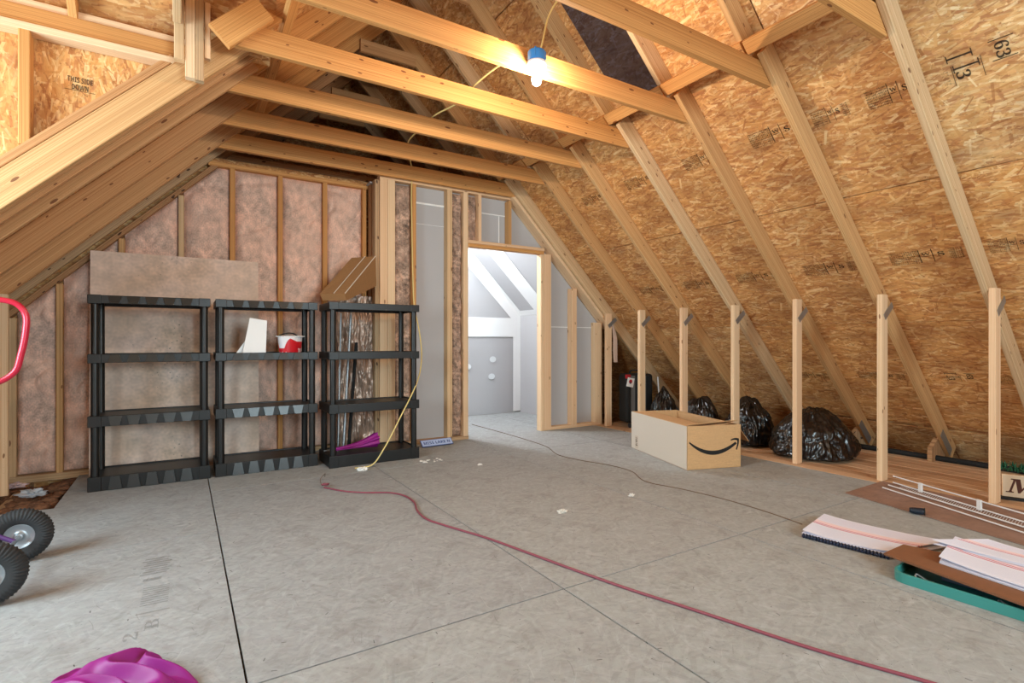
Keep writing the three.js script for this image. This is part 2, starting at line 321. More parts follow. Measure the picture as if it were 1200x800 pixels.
{ const p = V(0.55, 2.93, 3.0); single('runner_board', timber(V(0.53, 2.965, 3.1), V(0.56, 2.985, 5.2), up45L, 0.089, 0.03), M.pineOrange[0], 'long runner board along the rafters above the collar ties', 'board', p); }
// ---------------------------------------------------------------- dormer on the left slope
const dormer = structure('wall_left');
{
  const slope = (x) => x - CL + SKIN;                             // top of the trimmer
  // far cheek: sloping plate, studs, plates, sheathing outside
  add('sloping_plate', timber(V(-1.9, slope(-1.9) + 0.03, 3.5), V(-0.04, slope(-0.04) + 0.03, 3.5), nL, 0.038, 0.089), M.pineWorn[1], dormer);
  for (const x of [-1.6, -1.13, -0.655]) add('stud', block(x - 0.022, x + 0.022, slope(x) + 0.05, 2.585, 3.46, 3.548), M.pineOrange[0], dormer);
  add('top_plate', block(-2.2, 0.0, 2.585, 2.622, 3.455, 3.545), M.pineFresh[1], dormer);
  add('top_plate', block(-2.2, 0.02, 2.625, 2.712, 3.475, 3.545), M.pineOrange[1], dormer);
  add('top_plate', block(-2.2, 0.02, 2.715, 2.753, 3.49, 3.58), M.pineFresh[0], dormer);
  add('cheek_sheathing', sheet(V(0, 0, 3.55), UPY, FX, [[2.75, 0.12], [2.75, -2.35], [slope(-2.35) - 0.06, -2.35], [slope(0.12) - 0.06, 0.12]], 0.012, 1.0, [0.1, 0.35]), M.osb[2], dormer);
  add('cheek_sheathing', sheet(V(0, 0, 1.35), UPY, FX, [[2.75, 0.12], [2.75, -2.35], [slope(-2.35) - 0.06, -2.35], [slope(0.12) - 0.06, 0.12]], 0.012), M.osb[0], dormer);
  // heavy trimmer of three planks under the far cheek and cripple posts on it
  [3.452, 3.492, 3.545].forEach((D, k) => { const q = k === 2 ? 0.03 : 0; add('trimmer_plank', timber(V(CL - 0.099 + q, 0, D + 0.019), V(0.42 - 0.099 + q, 0.42 - CL, D + 0.019), nL, 0.14, 0.038), k ? M.pineWorn[k - 1] : M.pine[1], dormer); });
  add('cripple_post', block(-0.035, 0.012, 2.575, 3.3, 3.355, 3.405), M.pine[0], dormer);
  add('cripple_post', block(0.016, 0.062, 2.49, 3.3, 3.36, 3.405), M.pineFresh[1], dormer);
  add('cripple_post', block(0.064, 0.104, 2.485, 3.3, 3.36, 3.405), M.pineOld[0], dormer);
  add('cripple_post', block(0.107, 0.135, 2.62, 3.3, 3.37, 3.405), M.pineFresh[0], dormer);
  add('dormer_header', block(-0.04, 0.0, 2.76, 2.9, 1.37, 3.35), M.pine[0], dormer);
  // window wall with an opening
  const win = [1.67, 3.17, 0.9, 2.2];
  for (const [d0, d1, h0, h1] of [[1.35, 3.57, -0.02, win[2]], [1.35, 3.57, win[3], 2.76], [1.35, win[0], win[2], win[3]], [win[1], 3.57, win[2], win[3]]])
    add('front_sheathing', sheet(V(-2.3, 0, 0), FD, UPY, rect(d0, d1, h0, h1), 0.1), M.osb[1], dormer);
  // little gable roof of the dormer
  const rd = 2.46, rh = 3.7;
  for (const s of [-1, 1]) {
    const e = new THREE.Vector3(0, rh - 2.76, s * 1.12).normalize();            // from the eave up to the ridge
    const L = Math.hypot(rh - 2.76, 1.12);
    add('dormer_roof', sheet(V(0, 2.765, s > 0 ? rd + 1.12 : rd - 1.12), FX, e, [[-2.4, 0], [0.46, 0], [0.46, L * 0.36], [1.05, L], [-2.4, L]], 0.012), M.osb[s > 0 ? 1 : 0], dormer);
    for (const x of [-1.7, -1.1, -0.47]) add('dormer_rafter', timber(V(x, 2.73, rd + s * 1.06), V(x, rh - 0.09, rd + s * 0.02), AX, 0.038, 0.089), M.pineOrange[0], dormer);
  }
  add('gable_infill', sheet(V(-2.3, 0, 0), FD, UPY, [[1.35, 2.76], [3.57, 2.76], [rd, rh]], 0.02), M.osb[0], dormer);
}
const win1 = structure('window_1');
for (const [d0, d1, h0, h1] of [[1.67, 1.73, 0.9, 2.2], [3.11, 3.17, 0.9, 2.2], [2.39, 2.45, 0.9, 2.2], [1.67, 3.17, 0.9, 0.95], [1.67, 3.17, 2.15, 2.2]]) add('window_frame', block(-2.32, -2.25, h0, h1, d0, d1), M.white, win1);
const glass = new THREE.MeshPhysicalMaterial({ transmission: 1, thickness: 0, roughness: 0.02, color: 0xffffff, ior: 1.5 });
for (const [a, b] of [[1.73, 2.39], [2.45, 3.11]]) add('pane', sheet(V(-2.29, 0, 0), FD, UPY, rect(a, b, 0.95, 2.15), 0.004), glass, win1);

// ---------------------------------------------------------------- end of the attic behind the camera
const wallRear = structure('wall_rear');
{
  const w = [0.7, 2.7, 0.9, 2.5], O = V(0, 0, -3.08), t = 0.1;
  const hL = (x) => x - CL + SKIN, hR = (x) => CR + SKR - x;
  add('gable_sheathing', sheet(O, FX, UPY, [[CL - SKIN, -0.02], [w[0], -0.02], [w[0], hL(w[0])]], t), M.osb[0], wallRear);
  add('gable_sheathing', sheet(O, FX, UPY, [[w[1], -0.02], [CR + SKR, -0.02], [w[1], hR(w[1])]], t), M.osb[1], wallRear);
  add('gable_sheathing', sheet(O, FX, UPY, rect(w[0], w[1], -0.02, w[2]), t), M.osb[2], wallRear);
  add('gable_sheathing', sheet(O, FX, UPY, [[w[0], w[3]], [w[1], w[3]], [w[1], hR(w[1])], [RIDGE_X, RIDGE_H], [w[0], hL(w[0])]], t), M.osb[0], wallRear);
}
const win2 = structure('added_window_2');  // added window, out of view, lets fill light into the attic
for (const [x0, x1, h0, h1] of [[0.7, 0.76, 0.9, 2.5], [2.64, 2.7, 0.9, 2.5], [1.67, 1.73, 0.9, 2.5], [0.7, 2.7, 0.9, 0.96], [0.7, 2.7, 2.44, 2.5]]) add('window_frame', block(x0, x1, h0, h1, -3.1, -3.03), M.white, win2);
for (const [a, b] of [[0.76, 1.67], [1.73, 2.64]]) add('pane', sheet(V(0, 0, -3.07), FX, UPY, rect(a, b, 0.96, 2.44), 0.004), glass, win2);
// gable at the far end
const wallFarGable = structure('wall_gable');
add('gable_sheathing', sheet(V(0, 0, 7.55), FX, UPY, [[CL - SKIN - 0.3, -0.32], [CR + SKR + 0.3, -0.32], [RIDGE_X, RIDGE_H]], 0.05), M.osb[1], wallFarGable);

// ---------------------------------------------------------------- insulated stud wall behind the shelves
const wallBack = structure('wall_back');
function batt(x0, x1, h0, top, D, bulge, mat) {      // a soft batt between two studs; top is a function of X
  const nx = 22, ny = Math.max(8, Math.ceil((top((x0 + x1) / 2) - h0) / 0.022)), pos = [], uv = [], idx = [], q = rr(0, 50), U = rnd(), W = rnd();
  for (let j = 0; j <= ny; j++) for (let i = 0; i <= nx; i++) {
    const a = i / nx, b = j / ny, x = x0 + (x1 - x0) * a, y = h0 + (top(x) - h0) * b;
    const e = Math.min(1, Math.min(a, 1 - a) * (6 + 3 * N(y * 4, q))) * Math.min(1, Math.min(b, 1 - b) * ny * 0.2);
    const z = D + 0.045 - Math.sqrt(e) * (0.035 + bulge * (0.5 + 0.8 * fbm(x * 4, y * 2.6, q, 3)) + 0.03 * fbm(x * 12, y * 8, q, 3) - 0.03 * Math.pow(Math.max(0, 1 - Math.abs(N(x * 3.2 + 2 * N(y * 2.2, q), y * 1.7, q + 9)) * 7), 2));
    pos.push(x, y, -z); uv.push(U + x / 0.6, W + y / 0.6);
    if (i < nx && j < ny) { const k = j * (nx + 1) + i; idx.push(k, k + 1, k + nx + 2, k, k + nx + 2, k + nx + 1); }
  }
  const g = new THREE.BufferGeometry(); g.setAttribute('position', new THREE.Float32BufferAttribute(pos, 3)); g.setAttribute('uv', new THREE.Float32BufferAttribute(uv, 2)); g.setIndex(idx); g.computeVertexNormals(); return g;
}
{
  const D0 = 5.4, slopeTop = (x) => x + 2.345, flat = 2.62, top = (x) => Math.min(slopeTop(x), flat);
  const sx = [-1.088, -0.814, -0.42, -0.003, 0.389, 0.79, 1.197, 1.585];
  sx.forEach((x, k) => add('stud', block(x - 0.021, x + 0.021, 0.0, top(x - 0.02) , D0, D0 + 0.089), k > 3 ? M.pineOrange[k % 2] : M.pine[k % 3], wallBack));
  for (let k = 0; k < sx.length - 1; k++) add('insulation_batt', batt(sx[k] + 0.02, sx[k + 1] - 0.02, 0.04, top, D0 + 0.01, 0.045, M.wool), M.wool, wallBack);
  add('bottom_plate', block(-1.2, 1.66, -0.02, 0.035, D0 - 0.01, D0 + 0.09), M.pineOld[0], wallBack);
  add('top_plate', block(0.2, 1.66, flat, flat + 0.038, D0 - 0.005, D0 + 0.089), M.pineOrange[0], wallBack);
  add('sloping_plate', timber(V(-1.4, -1.4 + 2.372, D0 + 0.044), V(0.27, 0.27 + 2.372, D0 + 0.044), nL, 0.038, 0.094), M.pineOld[1], wallBack);
  add('weathered_rafter', timber(V(-1.9, -1.9 - CL + 0.09, D0 - 0.02), V(0.3, 0.3 - CL + 0.09, D0 - 0.02), nL, 0.12, 0.036), M.pineOld[0], wallBack);
  add('outer_sheathing', sheet(V(0, 0, 5.5), FX, UPY, [[-2.7, -0.3], [1.67, -0.3], [1.67, 2.72], [0, 2.72], [-2.7, 0]], 0.012), M.osb[1], wallBack);
}
// ---------------------------------------------------------------- stud wall with the doorway
const wallDoor = structure('wall_door');
{
  const D0 = 5.15, D1 = 5.239, cut = 5.89, H = 2.675, st = (x0, x1, h0, h1, m) => add('stud', block(x0, x1, h0, h1, D0, D1), m, wallDoor);
  st(1.665, 1.742, 0.03, H, M.pineFresh[0]); st(1.744, 1.822, 0.03, H, M.pineFresh[1]);
  st(2.003, 2.046, 0.03, H, M.pineOrange[0]); st(2.395, 2.455, 0.03, H, M.pine[0]); st(2.587, 2.645, 0.03, H, M.pineFresh[1]);
  st(2.77, 2.81, 2.165, H, M.pineFresh[0]); st(3.16, 3.2, 2.165, 2.66, M.pine[2]);
  st(3.655, 3.758, 0.03, cut - 3.76 - 0.03, M.pineFresh[0]); st(3.61, 3.653, 0.0, 2.09, M.pineFresh[1]);
  st(4.07, 4.15, 0.03, cut - 4.15 - 0.03, M.pineFresh[0]); st(4.45, 4.56, 0.03, cut - 4.56 - 0.03, M.pineFresh[1]);
  add('header', block(2.647, 3.653, 2.095, 2.13, D0, D1), M.pineOrange[0], wallDoor); add('header', block(2.647, 3.66, 2.132, 2.168, D0, D1), M.pineFresh[0], wallDoor);
  add('top_plate', block(1.665, 3.19, H, H + 0.036, D0, D1), M.pineFresh[0], wallDoor);
  add('tie_plate', block(0.3, 3.1, H + 0.038, H + 0.17, D0 + 0.015, D0 + 0.055), M.pineOld[1], wallBack);
  const so = 0.02 * S2;
  add('sloping_plate', timber(V(3.15, cut - 3.15, 5.16), V(4.66, cut - 4.66, 5.16), nR, 0.04, 0.158), M.pineFresh[1], wallDoor);
  add('bottom_plate', block(1.665, 2.65, 0, 0.038, D0, D1), M.pineOld[0], wallDoor); add('bottom_plate', block(3.655, 4.56, 0, 0.038, D0 + 0.001, D1 - 0.001), M.pineFresh[0], wallDoor);
  // return of the wall to the insulated wall
  add('stud', block(1.62, 1.662, 0.03, 2.66, 5.16, 5.25), M.pineOld[0], wallDoor); add('stud', block(1.62, 1.662, 0.03, 2.66, 5.31, 5.395), M.pineOld[1], wallDoor);
  add('return_sheathing', sheet(V(1.67, 0, 5.17), FD, UPY, rect(0, 0.23, 0.0, 2.66), -0.006, 1), M.osb[1], wallDoor);
  // drywall, seen from its back
  const dry = (x0, x1, poly) => add('drywall_sheet', sheet(V(0, 0, 5.241), FX, UPY, poly, -0.0125), M.gypsum, wallDoor);
  dry(0, 0, rect(1.67, 2.64, 0, 2.7)); dry(0, 0, [[2.64, 2.17], [3.70, 2.17], [3.2, 2.68], [2.64, 2.7]]); dry(0, 0, [[3.66, 0], [4.56, 0], [4.56, 1.3], [3.66, 2.2]]);
  // thin white strips along the sheet joints
  const tape = (x0, x1, h, hh = 0.012) => add('joint_strip', block(x0, x1, h, h + hh, 5.232, 5.2405), M.compound, wallDoor);
  tape(2.047, 2.394, 2.50, 0.02); tape(2.047, 2.394, 2.29, 0.004); tape(2.811, 3.159, 2.494, 0.012); tape(3.76, 4.069, 1.232, 0.01); tape(4.151, 4.449, 1.232, 0.01);
  add('joint_strip', block(3.075, 3.087, 2.17, 2.49, 5.232, 5.2405), M.compound, wallDoor);
  // insulation in the narrow bays
  const flatTop = (h) => () => h;
  add('insulation_batt', batt(1.824, 2.001, 0.04, flatTop(2.66), 5.165, 0.01), M.woolGrey, wallDoor);
  add('insulation_batt', batt(2.457, 2.585, 0.04, flatTop(2.66), 5.175, 0.03), M.woolGrey, wallDoor);
  add('insulation_batt', batt(2.647, 2.769, 2.17, flatTop(2.66), 5.18, 0.01), M.woolGrey, wallDoor);
}
// ---------------------------------------------------------------- room beyond the doorway
const roomBeyond = structure('wall_beyond');
{
  const DB = 6.75, XK = 4.35, c5 = 5.8;
  const dry = (g) => add('drywall_sheet', g, M.gypsum, roomBeyond);
  dry(sheet(V(0, 0, DB), FX, UPY, [[1.6, 0], [XK + 0.02, 0], [XK + 0.02, c5 - XK], [3.15, 2.65], [1.6, 2.65]], -0.012));
  dry(sheet(V(XK, 0, 0), FD, UPY, rect(5.26, DB, 0, c5 - XK), -0.012));
  dry(sheet(V(XK, c5 - XK, 0), FD, up45R, rect(5.26, DB, 0, 1.2 * S2), 0.012));
  dry(sheet(V(1.75, 0, 0), FD, UPY, rect(5.26, DB, 0, 2.65), 0.012));
  dry(sheet(V(0, 2.65, 0), FX, FD, rect(1.6, 3.17, 5.26, DB), 0.012));
  const tape = (g) => add('joint_compound', g, M.compound, roomBeyond);
  tape(sheet(V(0, 0, DB - 0.0145), FX, UPY, rect(1.77, XK - 0.14, 1.13, 1.41), 0.002));                       // level joint
  tape(sheet(V(0, 0, DB - 0.0147), FX, UPY, rect(XK - 0.14, XK - 0.005, 0.02, 1.45), 0.002));                   // corner, far wall side
  tape(sheet(V(XK - 0.003, 0, 0), FD, UPY, rect(DB - 0.26, DB - 0.015, 0.02, 1.42), -0.002));                   // corner, side wall
  tape(sheet(V(XK - 0.004, 0, 0), FD, UPY, rect(5.27, DB - 0.26, 1.13, 1.42), -0.002));
  tape(sheet(V(0, 0, DB - 0.0149), FX, UPY, [[XK, c5 - XK], [3.2, c5 - 3.2], [3.2, c5 - 3.42], [XK, c5 - XK - 0.22]], 0.002)); // rake, wall side
  tape(sheet(V(XK - 0.003, c5 - XK - 0.003, 0), FD, up45R, rect(DB - 0.1, DB - 0.02, 0, 1.15 * S2), -0.002));
  tape(sheet(V(XK - 0.003, c5 - XK - 0.003, 0), FD, up45R, rect(5.93, 6.28, 0, 1.15 * S2), -0.002));           // joint on the slope
  tape(sheet(V(XK - 0.0035, c5 - XK - 0.0035, 0), FD, up45R, rect(5.3, 6.7, 0, 0.1), -0.002));
  for (const [x, h] of [[3.86, 0.8], [3.84, 0.55], [3.45, 0.7]]) add('filler_spot', new THREE.CylinderGeometry(0.055, 0.05, 0.003, 18).rotateX(Math.PI / 2).scale(1, 0.8, 1).translate(x, h, -(DB - 0.0145)), std({ color: 0xdde0e2, roughness: 0.9 }), roomBeyond);
  // added lamp out of view, put in to brighten that room
  const lamp = thing('added_ceiling_lamp', 'added unseen white lamp lighting the room beyond the doorway', 'lamp', V(2.45, 2.64, 5.95));
  addLocal('added_lamp_base', new THREE.CylinderGeometry(0.09, 0.09, 0.02, 28).translate(0, -0.01, 0), M.white, lamp);
  addLocal('added_lamp_globe', new THREE.SphereGeometry(0.085, 24, 16).translate(0, -0.09, 0), std({ color: 0xffffff, emissive: 0xf4f8ff, emissiveIntensity: 4 }), lamp);
  const L = new THREE.PointLight(0xf2f8fc, 13, 0, 2); L.position.set(0, -0.09, 0); L.castShadow = true; L.shadow.radius = 4; lamp.add(L);
}

// ---------------------------------------------------------------- bulb on the collar tie, and the yellow cable
{
  const p = V(1.79, 2.73, 2.6), t = thing('bare_bulb_lamp', 'bare lit bulb in a white socket under a blue junction box on the collar tie', 'lamp', p);
  const profile = [[0, 0.05], [0.05, 0.05], [0.053, 0.045], [0.053, -0.01], [0.05, -0.014], [0, -0.014]].map(([a, b]) => new THREE.Vector2(a, b));
  const jb = addLocal('junction_box', new THREE.LatheGeometry(profile, 24), std({ color: 0x2f7fc4, roughness: 0.4 }), t);
  for (const a of [0.4, 2.3, 4.2]) addLocal('mounting_tab', box(0.012, 0.05, 0.006, 0.052 * Math.cos(a), 0.03, 0.052 * Math.sin(a), 0.002), jb.material, jb);
  addLocal('socket', new THREE.LatheGeometry([[0, -0.014], [0.056, -0.014], [0.058, -0.02], [0.056, -0.034], [0.03, -0.042], [0.022, -0.05], [0.022, -0.06], [0, -0.06]].map(([a, b]) => new THREE.Vector2(a, b)), 28), M.white, t);
  const bulb = addLocal('bulb', new THREE.LatheGeometry([[0.0125, -0.055], [0.014, -0.07], [0.022, -0.085], [0.0295, -0.105], [0.03, -0.12], [0.025, -0.14], [0.013, -0.15], [0, -0.152]].map(([a, b]) => new THREE.Vector2(a, b)), 24), std({ color: 0xffffff, emissive: 0xfff1dc, emissiveIntensity: 14 }), t);
  const L = new THREE.PointLight(0xffe9cc, 5.5, 0, 2); L.position.set(0, -0.115, 0); L.castShadow = true; L.shadow.radius = 1.5; t.add(L);
}
single('electrical_cable', tube([V(1.81, 2.77, 2.6), V(1.835, 2.86, 2.6), V(1.87, 3.0, 2.6), V(1.95, 3.14, 2.62), V(2.1, 3.3, 2.68)], 0.0055, 8, 40), M.romex, 'yellow cable rising from the blue junction box to the roof', 'cable', V(1.81, 2.77, 2.6));
single('electrical_cable', tube([V(1.77, 2.80, 2.72), V(1.757, 2.85, 2.93), V(1.752, 2.865, 3.3), V(1.758, 2.85, 3.6), V(1.715, 2.865, 3.93), V(1.70, 2.845, 4.25), V(1.75, 2.87, 4.6), V(1.9, 2.85, 4.95), V(1.99, 2.8, 5.125), V(1.985, 2.55, 5.13), V(1.99, 2.28, 5.13), V(2.0, 1.7, 5.125), V(2.005, 1.42, 5.1), V(2.02, 1.15, 5.0), V(1.96, 0.9, 4.8), V(1.84, 0.7, 4.6), V(1.62, 0.39, 4.46), V(1.46, 0.14, 4.42), V(1.36, 0.02, 4.42), V(1.22, 0.008, 4.43)], 0.006, 8, 260), M.romex, 'long yellow cable over the collar ties and down past the black shelves to the floor', 'cable', V(1.22, 0, 4.43));

// ---------------------------------------------------------------- shelving units
function shelvingUnit(label, x0, x1, dFront, depth, pattern) {
  const w = x1 - x0, t = thing('shelving_unit', label, 'shelf', V(x0, 0, dFront), 'black plastic shelving units');
  const tops = [0.1, 0.53, 0.97, 1.39], rim = [0.1, 0.075, 0.062, 0.06];
  tops.forEach((y, k) => {
    const h = rim[k], g = [];
    g.push(box(w, h, 0.012, w / 2, y - h / 2, -0.006), box(w, h, 0.012, w / 2, y - h / 2, -depth + 0.006), box(0.012, h, depth, 0.006, y - h / 2, -depth / 2), box(0.012, h, depth, w - 0.006, y - h / 2, -depth / 2));
    g.push(box(w - 0.02, 0.006, depth - 0.02, w / 2, y - 0.012, -depth / 2, 0.002));
    for (const cx of [0.036, w - 0.036]) g.push(box(0.078, h + 0.004, 0.016, cx, y - h / 2, -0.003));      // corner sleeves
    const s = addLocal('shelf', merge(g), M.black, t);
    if (pattern) { // moulded trapezoid ribs on the front rim
      const n = 5, p = (w - 0.2) / n;
      for (let i = 0; i < n; i++) { const cx = 0.1 + p * (i + 0.5), a = p * 0.22, b = p * 0.36, sg = k % 2 ? -1 : 1, sh = new THREE.Shape([[-(sg > 0 ? b : a), 0.005], [(sg > 0 ? b : a), 0.005], [(sg > 0 ? a : b), h - 0.005], [-(sg > 0 ? a : b), h - 0.005]].map(([x, yy]) => new THREE.Vector2(x + cx, yy))); const e = new THREE.ExtrudeGeometry(sh, { depth: 0.004, bevelEnabled: true, bevelSize: 0.002, bevelThickness: 0.002, bevelSegments: 1 }), ep = e.attributes.position; for (let m = 0; m < ep.count; m++) if (ep.getZ(m) > 0.003) ep.setZ(m, 0.004 + 0.012 * (1 - ep.getY(m) / h)); e.computeVertexNormals(); addLocal('rim_rib', e.translate(0, y - h, 0), M.blackGloss, s); }
    }
  });
  for (const px of [0.036, w - 0.036]) for (const pz of [-0.036, -depth + 0.036]) {
    const g = new THREE.CylinderGeometry(0.024, 0.026, 1.38, 18).translate(px, 0.692, pz); addLocal('leg', g, M.black, t);
  }
  return t;
}
shelvingUnit('empty black four-tier plastic shelving unit in front of the leaning plywood sheet', -0.56, 0.186, 4.735, 0.4, true);
shelvingUnit('black four-tier plastic shelving unit holding the red and white tub', 0.226, 0.985, 4.735, 0.4, true);
shelvingUnit('black four-tier plastic shelving unit with the brown carton on top', 1.045, 1.835, 4.555, 0.4, false);
// sheet of plywood leaning on the studs
{
  const a = 0.02; const g = sheet(V(-0.612, 0, 5.235), FX, new THREE.Vector3(0, 1, -0.04).normalize(), rect(0, 1.2, 0.0, 1.78), -0.012, 1.0);
  single('plywood_sheet', g, M.plywood, 'grey-brown plywood sheet leaning on the insulated wall behind the shelves', 'plywood', V(-0.6, 0, 5.3));
}
// on the shelves
{
  const y = 0.963;
  const t = thing('folded_card', 'tall white folded card standing on the middle shelf beside the red tub', 'card', V(0.5, y, 4.82));
  const s = new THREE.Shape([[-0.085, 0], [0.085, 0], [0.098, 0.27], [-0.03, 0.29]].map(([a, b]) => new THREE.Vector2(a, b)));
  const g = new THREE.ExtrudeGeometry(s, { depth: 0.006, bevelEnabled: false }); g.rotateX(-0.1); addLocal('front_leaf', g.translate(0, 0, 0.05), M.white, t);
  const s2 = new THREE.Shape([[-0.13, 0], [-0.02, 0], [-0.02, 0.17]].map(([a, b]) => new THREE.Vector2(a, b)));
  addLocal('back_leaf', new THREE.ExtrudeGeometry(s2, { depth: 0.004, bevelEnabled: false }).rotateX(0.05).translate(0, 0, 0.01), M.white, t);
}
{
  const tubTex = canvas(1024, 256, (g, w, h) => {
    g.fillStyle = '#e8e6ea'; g.fillRect(0, 0, w, h); g.fillStyle = '#cc1b28';
    for (let r = 0; r < 2; r++) { const o = r * 512; g.beginPath(); g.moveTo(o, 118); g.lineTo(o + 140, 118); g.quadraticCurveTo(o + 190, 120, o + 220, 140); g.lineTo(o + 330, 140); g.quadraticCurveTo(o + 380, 110, o + 420, 108); g.lineTo(o + 512, 118); g.lineTo(o + 512, h); g.lineTo(o, h); g.fill(); }
    for (let r = 0; r < 2; r++) { const o = r * 512; g.fillStyle = '#fff'; g.font = 'bold 26px sans-serif'; g.fillText('TABLETS', o + 30, 160); for (let i = 0; i < 3; i++) { g.beginPath(); g.arc(o + 230 + i * 62, 165, 14, 0, 7); g.fill(); g.strokeStyle = '#f4b8bc'; g.lineWidth = 4; g.strokeRect(o + 205 + i * 62, 195, 44, 42); } g.fillStyle = '#333'; for (let i = 0; i < 4; i++) { g.beginPath(); g.arc(o + 230 + i * 44, 82, 6, 0, 7); g.fill(); } }
  });
  const t = thing('plastic_tub', 'small red and white printed plastic tub with a black handle', 'tub', V(0.785, 0.963, 4.84));
  addLocal('tub_body', new THREE.LatheGeometry([[0, 0], [0.096, 0], [0.099, 0.006], [0.112, 0.135], [0.112, 0.14], [0, 0.14]].map(([a, b]) => new THREE.Vector2(a, b)), 48).scale(1, 1, 0.7).rotateY(0.6), std({ map: tubTex, roughness: 0.35 }), t);
  addLocal('lid_rim', new THREE.TorusGeometry(0.112, 0.005, 8, 48).rotateX(Math.PI / 2).scale(1, 1, 0.7).translate(0, 0.14, 0), M.white, t);
  addLocal('handle', tube([new THREE.Vector3(-0.09, 0.145, 0), new THREE.Vector3(-0.05, 0.162, 0), new THREE.Vector3(0, 0.168, 0), new THREE.Vector3(0.03, 0.162, 0), new THREE.Vector3(0.055, 0.145, 0)], 0.005, 8, 24), M.blackMatt, t);
}
// carton tipped against the wall behind the last unit
{
  const t = thing('brown_carton', 'long brown carton tipped against the wall above the black shelves', 'carton', V(1.1, 1.39, 5.05));
  const P = (u, v, D) => atDepth(u, v, D).sub(t.position);
  const a = P(375, 344, 4.93), b = P(412, 302, 5.13), c = P(440, 300, 5.13), d = P(404, 344, 4.88), e = P(440, 318, 5.10), f = P(378, 352, 4.93), h = P(406, 352, 4.88), i = P(441, 335, 5.1);
  const quad = (p, q, r, s) => { const g = new THREE.BufferGeometry(), w = [p, q, r, p, r, s]; g.setAttribute('position', new THREE.Float32BufferAttribute(w.flatMap((x) => [x.x, x.y, x.z]), 3)); g.setAttribute('uv', new THREE.Float32BufferAttribute([0, 0, 1, 0, 1, 1, 0, 0, 1, 1, 0, 1], 2)); g.computeVertexNormals(); return g; };
  const back = (p) => p.clone().add(new THREE.Vector3(0.0, -0.1, -0.02));
  addLocal('carton_body', merge([quad(a, d, c, b), quad(a, f, h, d), quad(d, h, i, c), quad(b, c, i, back(b)), quad(a, b, back(b), f), quad(f, back(b), i, h)]), std({ map: cardTex, color: 0xb6a898, roughness: 0.9, side: THREE.DoubleSide }), t);
  const m = (p, q, k) => p.clone().lerp(q, k);
  addLocal('tape_strip', tube([m(a, d, 0.55).add(new THREE.Vector3(0, 0.004, 0.004)), m(b, c, 0.55).add(new THREE.Vector3(0, 0.004, 0.004))], 0.004, 6, 4), M.cardPale, t);
  addLocal('edge_strip', tube([d.clone(), c.clone()], 0.005, 6, 4), M.cardPale, t);
}
// torn foil-faced insulation standing behind the last unit
{
  const g = new THREE.PlaneGeometry(0.36, 1.5, 40, 120), p = g.attributes.position;
  for (let i = 0; i < p.count; i++) { const x = p.getX(i), y = p.getY(i); p.setZ(i, 0.05 * fbm(x * 9, y * 2.5, 5, 4) + 0.03 * Math.abs(N(x * 22, y * 5, 8))); if (Math.abs(x) > 0.17) p.setX(i, x + 0.03 * N(y * 7, 4)); }
  g.computeVertexNormals(); g.rotateX(-0.04).translate(1.46, 0.76, -5.24);
  single('foil_wrap', g, new THREE.MeshPhysicalMaterial({ map: woolGreyTex, roughness: 0.3, metalness: 0.25, side: THREE.DoubleSide, bumpMap: woolBump, bumpScale: 0.01 }), 'crumpled brown-grey foil-faced insulation standing behind the last shelving unit', 'insulation', V(1.46, 0, 5.24));
}
{
  const A = (u, v, D) => atDepth(u, v, D);
  single('metal_pole', rod(V(1.265, 0.005, 4.99), V(1.375, 1.37, 5.12), 0.012, 14), M.steel, 'slim silver metal pole leaning behind the last shelving unit', 'pole', V(1.265, 0, 4.99), 'poles behind the shelves');
  single('metal_pole', rod(V(1.225, 0.005, 5.02), V(1.285, 1.33, 5.14), 0.009, 14), M.steel, 'thin silver metal pole leaning behind the last shelving unit beside the slim one', 'pole', V(1.225, 0, 5.02), 'poles behind the shelves');
  single('dark_pole', rod(V(1.32, 0.005, 5.02), V(1.43, 1.05, 5.14), 0.016, 14), M.blackMatt, 'short black pole leaning behind the last shelving unit', 'pole', V(1.32, 0, 5.02));
}
{ // magenta umbrella on the bottom shelf
  const t = thing('folded_umbrella', 'folded magenta umbrella lying on the bottom shelf', 'umbrella', V(1.33, 0.104, 4.74), undefined, 0.12);
  const n = 40, m = 28, pos = [], idx = [];
  for (let i = 0; i <= n; i++) for (let j = 0; j <= m; j++) { const s = i / n, a = j / m * 2 * Math.PI, r = (0.014 + 0.05 * Math.pow(s, 2.2)) * (1 + 0.22 * Math.sin(a * 7 + 1.5 * Math.sin(s * 5))); pos.push(-0.22 + 0.4 * s, r * Math.sin(a) * 0.9 + 0.022 + 0.045 * s * s, r * Math.cos(a)); if (i < n && j < m) { const k = i * (m + 1) + j; idx.push(k, k + 1, k + m + 2, k, k + m + 2, k + m + 1); } }
  const g = new THREE.BufferGeometry(); g.setAttribute('position', new THREE.Float32BufferAttribute(pos, 3)); g.setIndex(idx); g.computeVertexNormals();
  addLocal('canopy', g, M.magenta, t); addLocal('shaft', rod(new THREE.Vector3(-0.3, 0.02, 0), new THREE.Vector3(-0.2, 0.022, 0), 0.006), M.steel, t);
}
